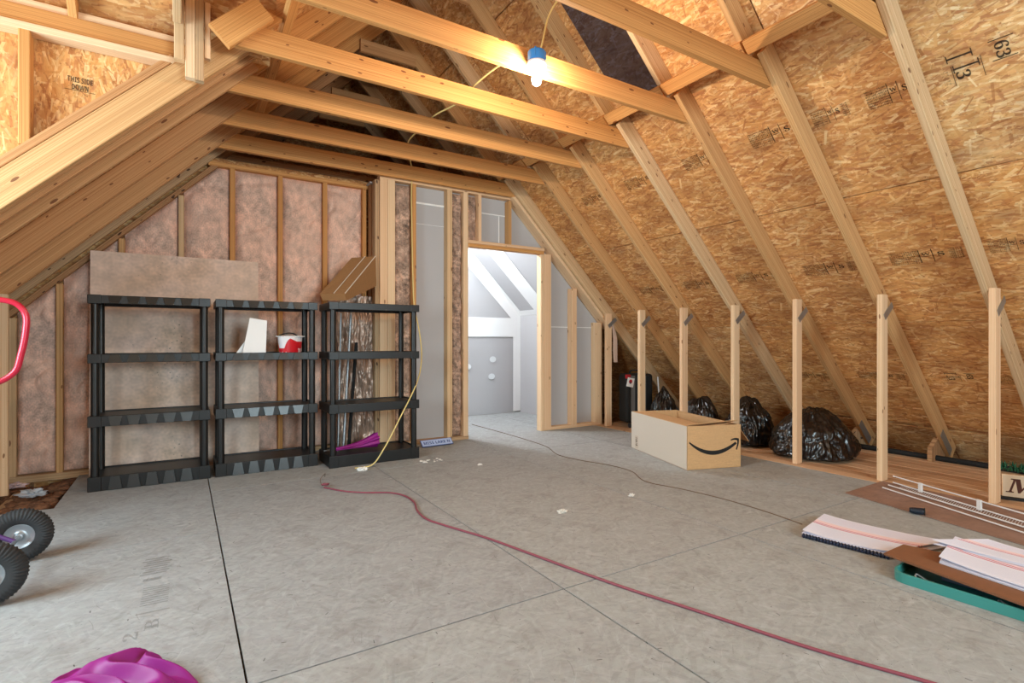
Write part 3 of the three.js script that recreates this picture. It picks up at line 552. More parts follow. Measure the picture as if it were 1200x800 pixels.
// blue lettered plate on the floor by the wall
{
  const tex = canvas(512, 128, (g, w, h) => { g.fillStyle = '#aebfe0'; g.fillRect(0, 0, w, h); g.strokeStyle = '#5f74b0'; g.lineWidth = 8; g.strokeRect(4, 4, w - 8, h - 8); g.fillStyle = '#22387c'; g.font = 'bold 74px sans-serif'; g.textAlign = 'center'; g.fillText('MISS LAKE N', w / 2, 90, 450); });
  const t = thing('lettered_plate', 'small pale blue plate with dark blue lettering propped against the bottom plate', 'sign', V(2.2, 0, 4.98), undefined, 0.05);
  const b = addLocal('plate', box(0.35, 0.085, 0.008).rotateX(-0.85).translate(0, 0.036, 0), std({ color: 0x2a3560, roughness: 0.5 }), t);
  addLocal('face', new THREE.PlaneGeometry(0.345, 0.08).translate(0, 0, 0.0045).rotateX(-0.85).translate(0, 0.036, 0), std({ map: tex, roughness: 0.5 }), b);
}

// ---------------------------------------------------------------- cords on the floor
{
  const px = [[380, 571], [405, 575.5], [430, 577], [455, 577], [472, 580], [485, 588], [489, 598], [500, 608], [520, 615], [540, 621], [570, 630], [620, 648], [680, 670], [740, 691], [800, 710], [870, 733], [940, 756], [1000, 774], [1095, 801], [1180, 828]];
  const t = thing('extension_cord', 'dull red extension cord snaking across the floor', 'cord', floorAt(380, 571));
  add('cable', tube(px.map(([u, v]) => floorAt(u, v, 0.0065)), 0.0062, 8, 260), M.cord, t);
  add('plug', merge([0, 1, 2].map((k) => new THREE.TorusGeometry(0.022 - 0.004 * k, 0.006, 8, 20).rotateX(1.2 + k * 0.5).rotateY(k * 1.3).translate(0.885, 0.024, -3.985))), M.cord, t);
  add('loose_end', tube([V(0.86, 0.02, 4.0), V(0.87, 0.04, 4.08), V(0.93, 0.05, 4.2), V(0.95, 0.004, 4.3)], 0.0025, 6, 30), M.cordBrown, t);
  const q = [[553, 497], [575, 503], [600, 510], [640, 523], [655, 533], [680, 539], [715, 545], [740, 552], [757, 564], [800, 573], [850, 585], [900, 600], [940, 614]];
  single('thin_cord', tube(q.map(([u, v]) => floorAt(u, v, 0.0032)), 0.0032, 6, 200), M.cordBrown, 'thin brown cord running from the doorway across the floor', 'cord', floorAt(640, 523));
}

// ---------------------------------------------------------------- long cardboard box with the printed smile
{
  const A = V(3.529, 0, 2.947), L = 0.98, W = 0.515, H = 0.36, ang = Math.atan2(0.27, 0.95);
  // local x along the short end (away from the camera), local z towards the camera along the long side
  const t = thing('cardboard_box', 'long open cardboard box with a black smile arrow on its end', 'box', A, undefined, -0.305);
  const wall = 0.006;
  addLocal('long_side', box(wall, H, L, wall / 2, H / 2, -L / 2, 0.002), M.cardPale, t);  // window light on this side is put into its paler colour
  addLocal('long_side', box(wall, H - 0.01, L, W - wall / 2, (H - 0.01) / 2, -L / 2, 0.002), M.card, t);
  const end = addLocal('end_panel', box(W, H, wall, W / 2, H / 2, -wall / 2, 0.002), M.card, t);
  addLocal('end_panel', box(W, H, wall, W / 2, H / 2, -L + wall / 2, 0.002), M.card, t);
  addLocal('box_bottom', box(W, wall, L, W / 2, wall / 2, -L / 2, 0.002), M.card, t);
  // flaps: one folded in along the far side, small ones at the ends
  const flap = (name, w, d, place) => { const g = box(w, 0.005, d, w / 2, 0, 0, 0.002); place(g); addLocal(name, g, M.card, t); };
  flap('flap', 0.23, L - 0.02, (g) => g.rotateZ(-0.06).translate(0.005, H + 0.002, -L / 2));
  flap('flap', 0.2, L - 0.06, (g) => g.rotateZ(-0.9).translate(W - 0.004, H - 0.004, -L / 2 - 0.02));
  flap('flap', W - 0.04, 0.2, (g) => g.translate(0.02, 0, -0.1).rotateX(-0.28).rotateZ(0.05).translate(0, H + 0.01, -0.01));
  // the smile arrow, printed
  const s = new THREE.Shape(); s.moveTo(0.02, 0.205); s.quadraticCurveTo(0.24, 0.045, 0.46, 0.185); s.lineTo(0.475, 0.17); s.quadraticCurveTo(0.24, -0.01, 0.02, 0.19); s.closePath();
  const s2 = new THREE.Shape(); s2.moveTo(0.415, 0.205); s2.quadraticCurveTo(0.46, 0.225, 0.495, 0.21); s2.quadraticCurveTo(0.5, 0.17, 0.475, 0.115); s2.lineTo(0.465, 0.122); s2.quadraticCurveTo(0.482, 0.165, 0.478, 0.195); s2.quadraticCurveTo(0.45, 0.205, 0.415, 0.195); s2.closePath();
  addLocal('smile_print', new THREE.ExtrudeGeometry([s, s2], { depth: 0.0006, bevelEnabled: false, curveSegments: 24 }).translate(0, 0.03, 0.0002), M.blackMatt, end);
  const lab = canvas(64, 128, (g) => { g.fillStyle = '#cdbba6'; g.fillRect(0, 0, 64, 128); g.fillStyle = '#4a4038'; g.fillRect(14, 20, 34, 6); g.fillRect(14, 36, 30, 30); g.fillStyle = '#cdbba6'; g.fillRect(22, 44, 14, 12); g.fillStyle = '#4a4038'; g.fillRect(14, 76, 36, 5); g.fillRect(14, 90, 36, 12); });
  addLocal('care_print', new THREE.PlaneGeometry(0.06, 0.12).rotateY(-Math.PI / 2).translate(-0.0012, 0.075, -L + 0.11), std({ map: lab, roughness: 0.9 }), t);
}

// ---------------------------------------------------------------- black rubbish bags
function bagGeo(rx, ry, rz, s, flat = 0.22) {
  let g = mergeVertices(new THREE.IcosahedronGeometry(1, 40).deleteAttribute('normal').deleteAttribute('uv')); const p = g.attributes.position, v = new THREE.Vector3();
  for (let i = 0; i < p.count; i++) {
    v.fromBufferAttribute(p, i); const q = v.clone();
    const lump = fbm(q.x * 1.4 + s, q.y * 1.4, q.z * 1.4, 2), az = Math.atan2(q.z, q.x), top = Math.max(0, q.y), wob = 1.6 * N(q.x * 2 + s, q.y * 2, q.z * 2);
    const fold = 1 - Math.abs(N(Math.cos(az) * 5 + wob, Math.sin(az) * 5 + s, q.y * 1.6)) * 2.2, fine = 1 - Math.abs(N(Math.cos(az) * 13 + wob * 2, Math.sin(az) * 13 + s, q.y * 3.2)) * 2.2, cross = 1 - Math.abs(N(q.x * 3 + s, q.y * 7 + wob, q.z * 3)) * 2;
    v.multiplyScalar(1 + 0.3 * lump + 0.055 * fold + 0.022 * fine + 0.03 * cross); v.x *= 1 + 0.14 * (0.4 - v.y); v.z *= 1 + 0.14 * (0.4 - v.y);
    if (v.y < -flat) v.y = -flat + (v.y + flat) * 0.12;
    p.setXYZ(i, v.x * rx, (v.y + flat) * ry + 0.01, v.z * rz);
  }
  g.computeVertexNormals(); g.computeBoundingBox(); g.translate(0, -g.boundingBox.min.y + 0.002, 0); return g;
}
for (const [x, d, rx, ry, rz, s, label, turn] of [
  [4.97, 2.70, 0.28, 0.31, 0.31, 3.1, 'full black plastic rubbish bag standing alone between two knee posts', 0.5],
  [4.98, 3.37, 0.23, 0.33, 0.22, 9.7, 'black plastic rubbish bag slumped against the end of the cardboard box', 0.1],
  [4.98, 3.97, 0.21, 0.30, 0.20, 17.2, 'low glossy black rubbish bag behind the cardboard box', 0.9],
  [4.86, 4.40, 0.17, 0.36, 0.13, 24.4, 'crumpled black rubbish bag behind the cardboard box nearest the suitcase', 0.2]]) {
  const b = bagGeo(rx, ry, rz, s).rotateY(turn); single('rubbish_bag', b.translate(x, 0.003, -d), M.bag, label, 'rubbish bag', V(x, 0.003, d), 'rubbish bags under the eave');
}
single('white_stick', rod(V(5.1, 0.004, 4.66), V(5.04, 0.62, 4.66), 0.009), M.white, 'thin white stick poking up out of the black bags', 'stick', V(5.1, 0, 4.66));
single('black_pipe', tube([V(5.69, 0.028, 0.4), V(5.685, 0.028, 2), V(5.69, 0.028, 3.6), V(5.68, 0.028, 5.1)], 0.024, 10, 60), M.blackMatt, 'long black plastic pipe lying along the eave edge of the deck', 'pipe', V(5.69, 0, 2.7));
// ---------------------------------------------------------------- suitcase beside the stud wall
{
  const t = thing('suitcase', 'upright black suitcase with grey straps and a red and white tag', 'suitcase', V(4.80, 0.003, 4.80), undefined, -0.35);
  addLocal('shell', new RoundedBoxGeometry(0.36, 0.60, 0.24, 4, 0.04).translate(0, 0.36, 0), M.blackMatt, t);
  for (const x of [-0.09, 0.07]) addLocal('strap', box(x < 0 ? 0.05 : 0.02, 0.56, 0.01, x, 0.36, 0.121, 0.003), std({ color: 0x6d6d6d, roughness: 0.7 }), t);
  for (const x of [-0.12, 0.12]) addLocal('wheel', new THREE.CylinderGeometry(0.03, 0.03, 0.02, 20).rotateZ(Math.PI / 2).translate(x, 0.03, 0.09), M.rubber, t);
  addLocal('carry_handle', tube([[-0.08, 0.66], [-0.07, 0.69], [0.07, 0.69], [0.08, 0.66]].map(([a, b]) => new THREE.Vector3(a, b, 0)), 0.01, 8, 24), M.blackMatt, t);
  const tex = canvas(64, 64, (g) => { g.fillStyle = '#eee'; g.fillRect(0, 0, 64, 64); g.fillStyle = '#c01c2c'; g.beginPath(); g.arc(32, 26, 15, 0, 7); g.fill(); g.fillStyle = '#3a2a3a'; g.fillRect(26, 28, 12, 14); });
  addLocal('luggage_tag', new THREE.PlaneGeometry(0.09, 0.11).rotateZ(-0.2).translate(-0.13, 0.56, 0.135), std({ map: tex, side: THREE.DoubleSide }), t);
  addLocal('tag_ribbon', box(0.07, 0.05, 0.02, -0.15, 0.63, 0.11, 0.008), std({ color: 0xb01825 }), t);
  const strands = []; for (let k = 0; k < 5; k++) strands.push(tube([V(4.60 + k * 0.006, 1.27, 5.0 + 0.004 * k), V(4.61 + k * 0.012, 1.1, 4.99), V(4.605 + k * 0.013, 0.95, 4.985), V(4.62 + k * 0.011, 0.80, 4.99)], 0.008, 6, 16));
  single('rope_hank', merge(strands), std({ color: 0xc9ab98, roughness: 0.9 }), 'hank of pale rope hanging on the last knee post above the suitcase', 'rope', V(4.62, 0.8, 4.99));
}

// ---------------------------------------------------------------- things lying on the right of the floor
single('hardboard_sheet', sheet(V(0, 0.002, 0), FX, FD, [[3.93, 1.915], [4.49, 1.925], [4.44, 0.55], [3.62, 0.55]], 0.005, 1), std({ map: grimeTex, color: 0xa89690, roughness: 0.8 }), 'thin reddish-brown hardboard sheet lying flat under the white wire shelf', 'board', V(4.1, 0, 1.2));
{ // white wire shelf
  const t = thing('wire_shelf', 'white coated wire closet shelf lying upside down against the knee posts', 'shelf', V(4.2, 0.008, 1.4));
  const dir = new THREE.Vector2(-0.385, -0.92).normalize();       // in X, D
  const run = (A, L, h, r) => rod(V(A[0], h, A[1]), V(A[0] + dir.x * L, h, A[1] + dir.y * L), r, 8);
  const rods = [[[4.25, 1.82], 0.018], [[4.36, 1.83], 0.018], [[4.47, 1.845], 0.018]];
  for (const [A, h] of rods) add('long_wire', run(A, 1.5, h, 0.0045), M.white, t);
  add('long_wire', run([4.47, 1.845], 1.5, 0.065, 0.0045), M.white, t);
  const cross = []; for (let s = 0.08; s < 1.5; s += 0.016) { const a = [4.25 + dir.x * s, 1.82 + dir.y * s], b = [4.47 + dir.x * s, 1.845 + dir.y * s]; cross.push(rod(V(a[0] + 0.11, 0.013, a[1] + 0.01), V(b[0], 0.013, b[1]), 0.0011, 5)); }
  const c = add('cross_wires', merge(cross), M.white, t); c.userData.kind = 'stuff';
  for (const s of [0.22, 0.62, 1.02]) add('end_clip', timber(V(4.47 + dir.x * s, 0.008, 1.845 + dir.y * s), V(4.47 + dir.x * s, 0.072, 1.845 + dir.y * s), V(dir.x, 0, dir.y), 0.03, 0.012, 0.002), M.white, t);
}
{ // bottle cap
  const t = thing('bottle_cap', 'small dark bottlecap lying on its side on the floor', 'bottlecap', V(3.836, 0, 1.385));
  const g = new THREE.LatheGeometry([[0, 0], [0.02, 0], [0.022, 0.01], [0.018, 0.06], [0.014, 0.075], [0, 0.075]].map(([a, b]) => new THREE.Vector2(a, b)), 20).rotateZ(Math.PI / 2).rotateY(-1.2).translate(0.0, 0.023, -0.03);
  addLocal('cap_body', g, std({ color: 0x14202e, roughness: 0.4 }), t); addLocal('cap_rim', new THREE.TorusGeometry(0.021, 0.003, 8, 20).rotateY(Math.PI / 2).rotateY(-1.2).translate(0, 0.0245, -0.03), M.blackMatt, t);
}
const stripeTex = canvas(512, 512, (g, w, h) => {
  g.fillStyle = '#e6e7f6'; g.fillRect(0, 0, w, h);
  g.fillStyle = '#f2d7dc'; g.fillRect(0, 265, w, 60); g.fillStyle = '#c9485a'; g.fillRect(0, 232, w, 12); g.fillRect(0, 258, w, 9);
  g.fillStyle = '#c9cfe6'; for (let i = 0; i < 14; i++) g.fillRect(0, 40 + i * 12, w, 2); g.fillStyle = '#d2cbe6'; for (let i = 0; i < 10; i++) g.fillRect(0, 350 + i * 14, w, 3);
});
const stripe = std({ map: stripeTex, roughness: 0.7 }); 
function paperStack(t, poly, y0, n, th, comb) {           // poly in X, D: near-left, near-right, far-right, far-left
  const quadSheet = (k) => {
    const nx = 10, ny = 6, pos = [], uv = [], idx = [], j = () => rr(-0.006, 0.006), o = [j(), j()];
    for (const s of [0, 1]) for (let b = 0; b <= ny; b++) for (let a = 0; a <= nx; a++) {
      const u = a / nx, v = b / ny, X = (poly[0][0] * (1 - u) + poly[1][0] * u) * (1 - v) + (poly[3][0] * (1 - u) + poly[2][0] * u) * v + o[0], D = (poly[0][1] * (1 - u) + poly[1][1] * u) * (1 - v) + (poly[3][1] * (1 - u) + poly[2][1] * u) * v + o[1];
      pos.push(X, y0 + k * th + s * th * 0.7 + (k === n - 1 ? 0.012 * Math.pow(Math.abs(2 * u - 1), 3) : 0), -D); uv.push(u, 1 - v);
    }
    const m = (nx + 1) * (ny + 1);
    for (const s of [0, 1]) for (let b = 0; b < ny; b++) for (let a = 0; a < nx; a++) { const q = s * m + b * (nx + 1) + a; idx.push(q, q + 1, q + nx + 2, q, q + nx + 2, q + nx + 1); }
    for (let a = 0; a < nx; a++) idx.push(a, a + 1, m + a + 1, a, m + a + 1, m + a);
    for (let b = 0; b < ny; b++) { const q = b * (nx + 1), e = q + nx; idx.push(q, q + nx + 1, m + q + nx + 1, q, m + q + nx + 1, m + q, e, e + nx + 1, m + e + nx + 1, e, m + e + nx + 1, m + e); }
    const g = new THREE.BufferGeometry(); g.setAttribute('position', new THREE.Float32BufferAttribute(pos, 3)); g.setAttribute('uv', new THREE.Float32BufferAttribute(uv, 2)); g.setIndex(idx); g.computeVertexNormals(); return g;
  };
  for (let k = 0; k < n; k++) add('page_layer', quadSheet(k), stripe, t);
  if (comb) { const A = V(poly[0][0] - 0.01, y0 + 0.008, poly[0][1]), B = V(poly[1][0] - 0.01, y0 + 0.008, poly[1][1]), g = [rod(A, B, 0.005, 6)]; for (let i = 0; i < 26; i++) { const p = A.clone().lerp(B, (i + 0.5) / 26); g.push(new THREE.TorusGeometry(0.01, 0.003, 6, 10).rotateY(0.2).translate(p.x, p.y + 0.004, p.z)); } add('comb_binding', merge(g), std({ color: 0x1c2440, roughness: 0.45 }), t); }
}
{
  const t = thing('striped_paper_stack', 'flat stack of white sheets with red stripes and a dark comb-bound edge', 'papers', V(3.1, 0, 1.4));
  paperStack(t, [[2.86, 1.61], [2.93, 1.22], [3.34, 1.12], [3.23, 1.69]], 0.001, 5, 0.006, true);
}
{ // board resting on the green tray
  single('brown_board', sheet(V(0, 0.062, 0), FX, FD, [[2.79, 1.19], [2.99, 1.19], [3.2, 0.3], [2.62, 0.3]], 0.009, 1), std({ map: cardTex, color: 0xa58a84, roughness: 0.75 }), 'flat reddish-brown board lying across the teal tray', 'board', V(2.85, 0.062, 0.8));
  const t2 = thing('loose_striped_papers', 'loose striped white papers spread on the brown board', 'papers', V(3.05, 0.072, 0.85));
  paperStack(t2, [[2.87, 1.0], [2.79, 0.42], [3.24, 0.42], [3.23, 1.06]], 0.0725, 4, 0.005, false);
  paperStack(t2, [[3.05, 1.09], [3.1, 0.42], [3.3, 0.42], [3.28, 0.95]], 0.094, 2, 0.005, false);
}
{ // teal tray with rounded end
  const t = thing('teal_tray', 'long shallow teal plastic tray with rounded ends under the brown board', 'tray', V(2.9, 0.001, 0.6));
  const ring = (w, l, r) => { const s = new THREE.Shape(); s.moveTo(-w + r, -l); s.lineTo(w - r, -l); s.quadraticCurveTo(w, -l, w, -l + r); s.lineTo(w, l - r); s.quadraticCurveTo(w, l, w - r, l); s.lineTo(-w + r, l); s.quadraticCurveTo(-w, l, -w, l - r); s.lineTo(-w, -l + r); s.quadraticCurveTo(-w, -l, -w + r, -l); return s; };
  const teal = std({ color: 0x3f8f88, roughness: 0.35 });
  const outer = ring(0.19, 0.53, 0.07); outer.holes.push(ring(0.182, 0.522, 0.064));
  addLocal('tray_wall', new THREE.ExtrudeGeometry(outer, { depth: 0.042, bevelEnabled: true, bevelSize: 0.001, bevelThickness: 0.001, bevelSegments: 1, curveSegments: 10 }).rotateX(-Math.PI / 2).rotateY(0.06), teal, t);
  addLocal('tray_floor', new THREE.ExtrudeGeometry(ring(0.186, 0.526, 0.066), { depth: 0.006, bevelEnabled: false }).rotateX(-Math.PI / 2).rotateY(0.06), std({ color: 0x1b5b57, roughness: 0.45 }), t);
  addLocal('dark_insert', box(0.2, 0.054, 0.86, 0.06, 0.0335, 0.04, 0.006).rotateY(0.06), std({ color: 0x14202c, roughness: 0.6 }), t);
  for (const z of [-0.44, -0.16]) addLocal('latch', tube([[-0.16, 0.01, z], [-0.14, 0.03, z - 0.01], [-0.13, 0.012, z + 0.03], [-0.12, 0.01, z + 0.05]].map((a) => new THREE.Vector3(...a)), 0.004, 6, 16), M.steel, t);
}
{ // lettered board and garland by the last post
  const tex = canvas(256, 128, (g, w, h) => { g.fillStyle = '#cdb498'; g.fillRect(0, 0, w, h); g.fillStyle = '#4a2418'; g.font = 'italic bold 118px serif'; g.fillText('ME', 6, 104); });
  const t = thing('lettered_board', 'small wooden board with dark red letters leaning behind the last knee post', 'sign', V(4.79, 0.004, 1.135), undefined, -1.15);
  addLocal('board', box(0.36, 0.15, 0.014, 0, 0.085, 0).rotateX(-0.1), M.pineFresh[0], t);
  addLocal('lettering', new THREE.PlaneGeometry(0.35, 0.14).translate(0, 0.085, 0.0078).rotateX(-0.1), std({ map: tex }), t);
  addLocal('base', box(0.4, 0.014, 0.06, 0, 0.007, 0.02), M.blackMatt, t);
  const gl = thing('green_garland', 'dark green artificial garland lying over the lettered board', 'garland', V(4.80, 0.19, 1.15)), leafG = [];
  for (let i = 0; i < 260; i++) { const s = rr(-0.2, 0.18), a = rr(0, 6.28), l = rr(0.025, 0.05); const g = new THREE.ConeGeometry(0.006, l, 4).scale(1, 1, 0.3).translate(0, l / 2, 0).rotateX(rr(-1.4, 1.4)).rotateY(a).translate(s * 0.3 + rr(-0.02, 0.02), rr(-0.01, 0.03), s + rr(-0.02, 0.02)); leafG.push(g); }
  addLocal('stem', tube([new THREE.Vector3(-0.06, 0, -0.2), new THREE.Vector3(0, 0.012, 0), new THREE.Vector3(0.054, 0, 0.18)], 0.006, 6, 16), std({ color: 0x2b3a22 }), gl);
  addLocal('foliage', merge(leafG), std({ color: 0x1f5c3c, roughness: 0.7 }), gl).userData.kind = 'stuff';
}

// ---------------------------------------------------------------- hand truck at the left edge
{
  const t = thing('hand_truck', 'red hand truck with a loop handle and two black pneumatic wheels', 'hand truck', V(-0.66, 0, 3.16));
  const R = 0.128, tr = 0.041;
  for (const z of [0.25, -0.26]) {
    const n = 96, m = 24, pos = [], idx = [];
    for (let i = 0; i <= n * 2; i++) for (let j = 0; j <= m; j++) {
      const a = i / (n * 2) * 2 * Math.PI, b = j / m * 2 * Math.PI, out = Math.cos(b), lug = out > 0.25 && Math.abs(Math.sin(b)) > 0.22 ? ((i >> 1) % 2 ? 0.0 : 0.0035) : out > 0.3 ? -0.001 : 0;
      const ring = Math.abs(Math.sin(b)) > 0.85 && out < 0.1 ? 0.0015 * Math.sin(b * 30) : 0;
      const r = (R - tr) + (tr + lug + ring - 0.0035) * Math.cos(b), x = r * Math.cos(a), y = r * Math.sin(a); pos.push(x, y, (tr + lug + ring) * 0.95 * Math.sin(b));
      if (i < n * 2 && j < m) { const k = i * (m + 1) + j; idx.push(k, k + m + 1, k + m + 2, k, k + m + 2, k + 1); }
    }
    const g = new THREE.BufferGeometry(); g.setAttribute('position', new THREE.Float32BufferAttribute(pos, 3)); g.setIndex(idx); g.computeVertexNormals();
    const w = addLocal('wheel', g.translate(0, R, z), M.rubber, t);
    const hub = new THREE.LatheGeometry([[0.0, 0.034], [0.014, 0.034], [0.016, 0.03], [0.018, 0.018], [0.034, 0.014], [0.05, 0.02], [0.056, 0.026], [0.06, 0.026], [0.06, -0.026], [0.05, -0.02], [0.0, -0.02]].map(([a, b]) => new THREE.Vector2(a, b)), 40).rotateX(Math.PI / 2).translate(0, R, z);
    addLocal('hub', hub, M.steel, w);
  }
  addLocal('axle', rod(new THREE.Vector3(0, R, -0.3), new THREE.Vector3(0, R, 0.3), 0.009), M.steel, t);
  const rail = (z) => tube([[-0.2, 0.03, z], [-0.185, 0.4, z], [-0.175, 0.8, z], [-0.17, 0.9, z * 0.8], [-0.165, 1.0, 0]].map((a) => new THREE.Vector3(...a)), 0.013, 12, 60);
  addLocal('rail', rail(-0.16), M.red, t); addLocal('rail', rail(0.16), M.red, t);
  for (const y of [0.25, 0.55]) addLocal('cross_bar', rod(new THREE.Vector3(-0.19, y, -0.16), new THREE.Vector3(-0.19, y, 0.16), 0.011), M.red, t);
  for (const z of [-0.16, 0.16]) addLocal('axle_bracket', rod(new THREE.Vector3(-0.19, 0.25, z), new THREE.Vector3(0, R, z), 0.01), std({ color: 0x5a3a78, roughness: 0.4 }), t);
  addLocal('nose_plate', box(0.22, 0.008, 0.38, -0.31, 0.016, 0, 0.003), M.red, t);
  addLocal('loop_handle', tube([[-0.165, 0.92, 0], [-0.16, 1.1, 0], [-0.14, 1.2, 0], [-0.09, 1.238, 0], [-0.01, 1.242, 0], [0.04, 1.225, 0], [0.068, 1.18, 0], [0.068, 1.1, 0], [0.052, 1.0, 0], [0.034, 0.93, 0], [-0.01, 0.888, 0], [-0.08, 0.865, 0], [-0.168, 0.86, 0]].map((a) => new THREE.Vector3(...a)), 0.0125, 14, 160), M.red, t);
}
// ---------------------------------------------------------------- magenta cloth on the floor at the front
{
  const n = 160, m = 70, pos = [], idx = [];
  for (let i = 0; i <= n; i++) for (let j = 0; j <= m; j++) {
    const a = i / n * 2 * Math.PI, s = j / m, q = [Math.cos(a), Math.sin(a)];
    const R = 0.21 + 0.05 * N(q[0] * 1.6 + 4, q[1] * 1.6, 2) + 0.02 * N(q[0] * 3, q[1] * 3, 7), x = q[0] * R * s, z = q[1] * R * s * 0.9;
    const ridge = 1 - Math.min(1, Math.sqrt(Math.pow(N(x * 9 + 1.4 * N(z * 6, 3), z * 6, 4), 2) + 0.0012) * 2.2), y = 0.8 * (Math.max(0, 1 - Math.pow(s, 3)) * (0.06 + 0.05 * fbm(x * 5, z * 5, 9, 2)) + 0.06 * ridge * (1 - Math.pow(s, 8))) + 0.003;
    pos.push(x, y, z); if (i < n && j < m) { const k = i * (m + 1) + j; idx.push(k, k + 1, k + m + 2, k, k + m + 2, k + m + 1); }
  }
  const g = new THREE.BufferGeometry(); g.setAttribute('position', new THREE.Float32BufferAttribute(pos, 3)); g.setIndex(idx); g.computeVertexNormals();
  single('crumpled_cloth', g.translate(-0.2, 0.001, -1.94), M.magenta, 'crumpled magenta cloth heaped on the floor', 'cloth', V(-0.2, 0, 1.94));
}
// ---------------------------------------------------------------- litter
function scrap(x, d, r, s, label, color, y = 0.0) { const g = new THREE.IcosahedronGeometry(1, 4), p = g.attributes.position, v = new THREE.Vector3(); for (let i = 0; i < p.count; i++) { v.fromBufferAttribute(p, i); v.multiplyScalar(0.75 + 0.9 * N(v.x * 2.3 + s, v.y * 2.3, v.z * 2.3) + 0.35 * N(v.x * 6 + s, v.y * 6, v.z * 6)); p.setXYZ(i, v.x * r, Math.max(-0.3, v.y) * r * 0.5, v.z * r * 0.75); } g.computeVertexNormals(); g.computeBoundingBox(); g.translate(x, y - g.boundingBox.min.y + 0.001, -d); single('litter_scrap', g, std({ color, roughness: 0.9 }), label, 'litter', V(x, y, d)); }
scrap(1.26, 4.36, 0.045, 51, 'flat white paper scrap on the floor beside the cable end', 0xf0efec);
scrap(2.0, 2.63, 0.035, 57, 'crumpled pale scrap in the middle of the bare floor', 0xd8d4cc);
scrap(2.62, 2.66, 0.026, 63, 'small white crumb on the floor beside the thin cord', 0xe6e3de);
scrap(2.17, 4.01, 0.022, 71, 'tiny white crumb on the floor below the blue plate', 0xe6e3de);
{ const g = []; for (let i = 0; i < 26; i++) { const r = rr(0.004, 0.013); g.push(new THREE.IcosahedronGeometry(r, 1).scale(1.3, 0.5, 1).translate(1.88 + rr(-0.09, 0.1), r * 0.45, -4.38 + rr(-0.05, 0.05))); } const c = single('plaster_crumbs', merge(g), std({ color: 0xe8e5df, roughness: 0.95 }), 'scatter of white plaster crumbs in front of the shelves', 'crumbs', V(1.88, 0, 4.38)); c.userData.kind = 'stuff'; }
single('paper_sheet', sheet(V(0, 0.002, 0), FX, FD, [[-0.75, 2.72], [-0.66, 2.62], [-0.585, 2.70], [-0.62, 2.76]], 0.002, 1), M.paper, 'torn white paper sheet on the floor in front of the wheels', 'paper', V(-0.64, 0, 2.7));
// loose insulation and rubble in the open bay of the floor
{
  const g = []; for (let i = 0; i < 420; i++) { const r = rr(0.012, 0.045), x = rr(-1.3, -0.72), d = rr(4.45, 5.36); const q = new THREE.IcosahedronGeometry(r, 1); q.scale(rr(0.7, 1.6), rr(0.4, 0.8), rr(0.7, 1.6)).rotateY(rr(0, 3)).translate(x, -0.075 + rr(0, 0.05) + 0.07 * fbm(x * 5, d * 5, 2, 2), -d); g.push(q); }
  const c = single('loose_debris', merge(g), std({ map: woolGreyTex, color: 0xa88a70, roughness: 1 }), 'brown loose insulation and rubble filling the open floor bay by the wall', 'debris', V(-1, -0.13, 4.9)); c.userData.kind = 'stuff';
  scrap(-0.86, 4.78, 0.075, 83, 'pale crumpled plastic scrap on the rubble in the open floor bay', 0xaab0b8, 0.01);
  scrap(-1.02, 5.12, 0.06, 91, 'tuft of pink insulation on the rubble by the bottom plate', 0xc9b2b4, 0.01);
}

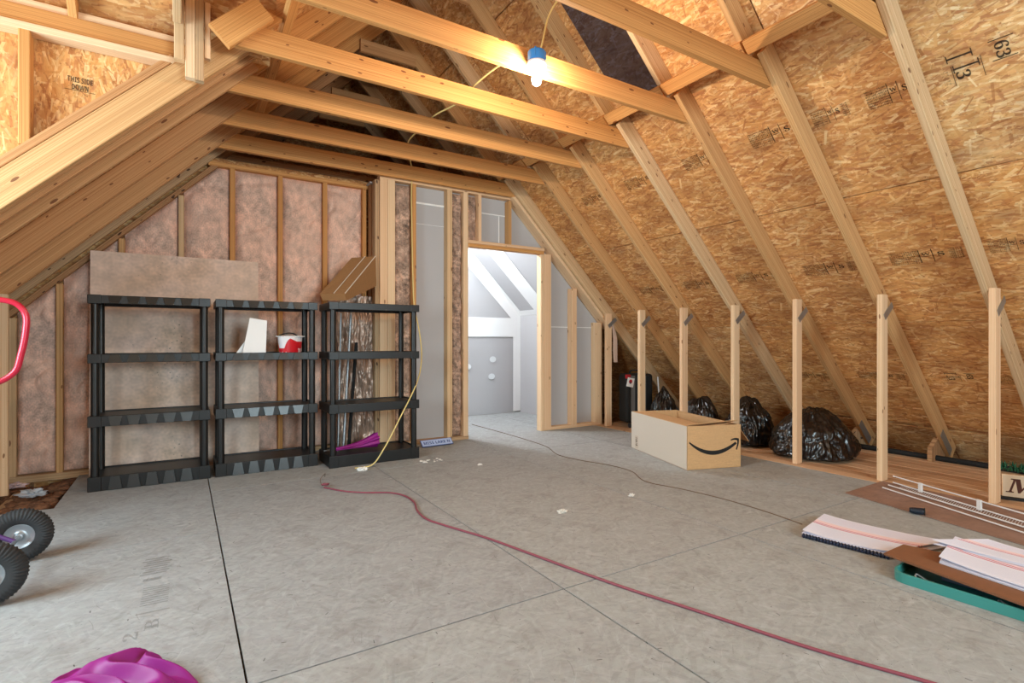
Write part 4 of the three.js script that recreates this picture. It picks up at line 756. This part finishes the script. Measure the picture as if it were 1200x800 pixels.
// ---------------------------------------------------------------- ink stamps on the boards
function stampTex(kind) {
  return canvas(512, 256, (g, w, h) => {
    g.clearRect(0, 0, w, h); g.fillStyle = g.strokeStyle = 'rgba(34,24,16,0.85)'; g.textBaseline = 'top';
    if (kind === 0) { g.lineWidth = 8; for (const [x, y] of [[60, 30], [84, 112]]) { g.fillRect(x, y, 150, 12); g.fillRect(x - 4, y - 22, 7, 56); g.fillRect(x + 148, y - 22, 7, 56); } g.save(); g.translate(210, 150); g.rotate(Math.PI / 2); g.font = 'bold 120px serif'; g.fillText('3', -10, 10); g.restore(); g.fillRect(70, 90, 4, 150); g.fillRect(250, 80, 4, 150); g.font = '18px monospace'; for (let r = 0; r < 5; r++) g.fillText('=|+#', 4, 110 + r * 22); g.save(); g.translate(440, 20); g.rotate(Math.PI / 2); g.font = 'bold 110px serif'; g.fillText('63', 10, 0); g.restore(); g.fillRect(310, 14, 140, 6); g.fillRect(310, 150, 140, 6); }
    if (kind === 1) { g.font = 'bold 25px monospace'; for (let r = 0; r < 8; r++) { let s = ''; for (let i = 0; i < 14; i++) s += '#=|+HE8'[Math.floor(rnd() * 7)]; g.fillText(s, 10, 20 + r * 27); } g.fillRect(215, 10, 5, 220); g.fillRect(300, 20, 5, 210); g.font = 'bold 60px serif'; g.fillText('W', 228, 60); g.fillRect(228, 130, 60, 6); g.font = 'bold 90px serif'; g.fillText('S', 330, 60); g.font = 'bold 24px monospace'; for (let r = 0; r < 7; r++) g.fillText('=H8|+#', 405, 40 + r * 24); }
    if (kind === 2) { g.font = 'bold 78px sans-serif'; g.textAlign = 'center'; g.fillText('THIS SIDE', w / 2, 6, 460); g.fillText('DOWN', w / 2, 84); g.fillRect(40, 162, 430, 5); g.font = '30px sans-serif'; g.fillText('||  |||  || ||||', w / 2, 176); g.fillText('|||| || |||', w / 2, 212); }
    if (kind === 3) { g.fillStyle = 'rgba(80,74,68,0.22)'; g.font = 'bold 70px serif'; g.fillText('B', 60, 90); g.fillText('2', 30, 20); g.fillRect(140, 60, 6, 130); for (let r = 0; r < 9; r++) g.fillRect(180 + r * 12, 70, 5, 110); g.fillRect(320, 60, 16, 80); for (let r = 0; r < 8; r++) g.fillRect(360 + r * 15, 40 + (r % 3) * 10, 8, 120); }
  });
}
const ink = [0, 1, 2, 3].map((k) => M.ink(stampTex(k)));
function mark(kind, D, s, w, h, flip, parent) {    // lies on the right slope at depth D and slope height s, running along the room
  const g = new THREE.PlaneGeometry(w, h), O = V(CR + SKR - 0.003, 0, 0).addScaledVector(up45R, s * S2).addScaledVector(FD, D);
  const e1 = FD.clone().multiplyScalar(flip), e2 = up45R.clone();
  g.applyMatrix4(new THREE.Matrix4().makeBasis(e1, e2, new THREE.Vector3().crossVectors(e1, e2)).setPosition(O)); add('ink_stamp', g, ink[kind], parent);
}
for (const [k, D, s, w, h] of [[0, 1.06, 2.53, 0.36, 0.2], [1, 1.47, 2.53, 0.3, 0.15], [1, 1.83, 2.53, 0.24, 0.14], [1, 2.2, 2.53, 0.42, 0.15], [1, 2.82, 2.53, 0.4, 0.14], [1, 3.5, 2.53, 0.4, 0.13], [1, 4.15, 2.52, 0.38, 0.12], [1, 1.17, 1.67, 0.24, 0.13], [1, 1.63, 1.66, 0.46, 0.14], [1, 2.28, 1.65, 0.44, 0.14], [1, 2.92, 1.65, 0.44, 0.13], [1, 3.55, 1.64, 0.42, 0.13], [1, 4.2, 1.64, 0.38, 0.12], [1, 1.35, 0.77, 0.34, 0.12], [0, 1.72, 0.77, 0.26, 0.12], [1, 2.3, 0.75, 0.4, 0.11], [1, 2.95, 0.72, 0.4, 0.11]]) mark(k, D, s, w, h, -1, roofR);
{ const p = atDepth(94, 103, 3.547), g = new THREE.PlaneGeometry(0.15, 0.125); g.rotateZ(-0.02).translate(p.x, p.y, -3.547); add('ink_stamp', g, ink[2], dormer); }
{ const g = new THREE.PlaneGeometry(0.95, 0.22).rotateX(-Math.PI / 2).rotateY(Math.PI / 2 - 0.02).translate(-0.09, 0.0012, -2.72); add('ink_stamp', g, ink[3], floor); }

renderer.render(scene, camera);
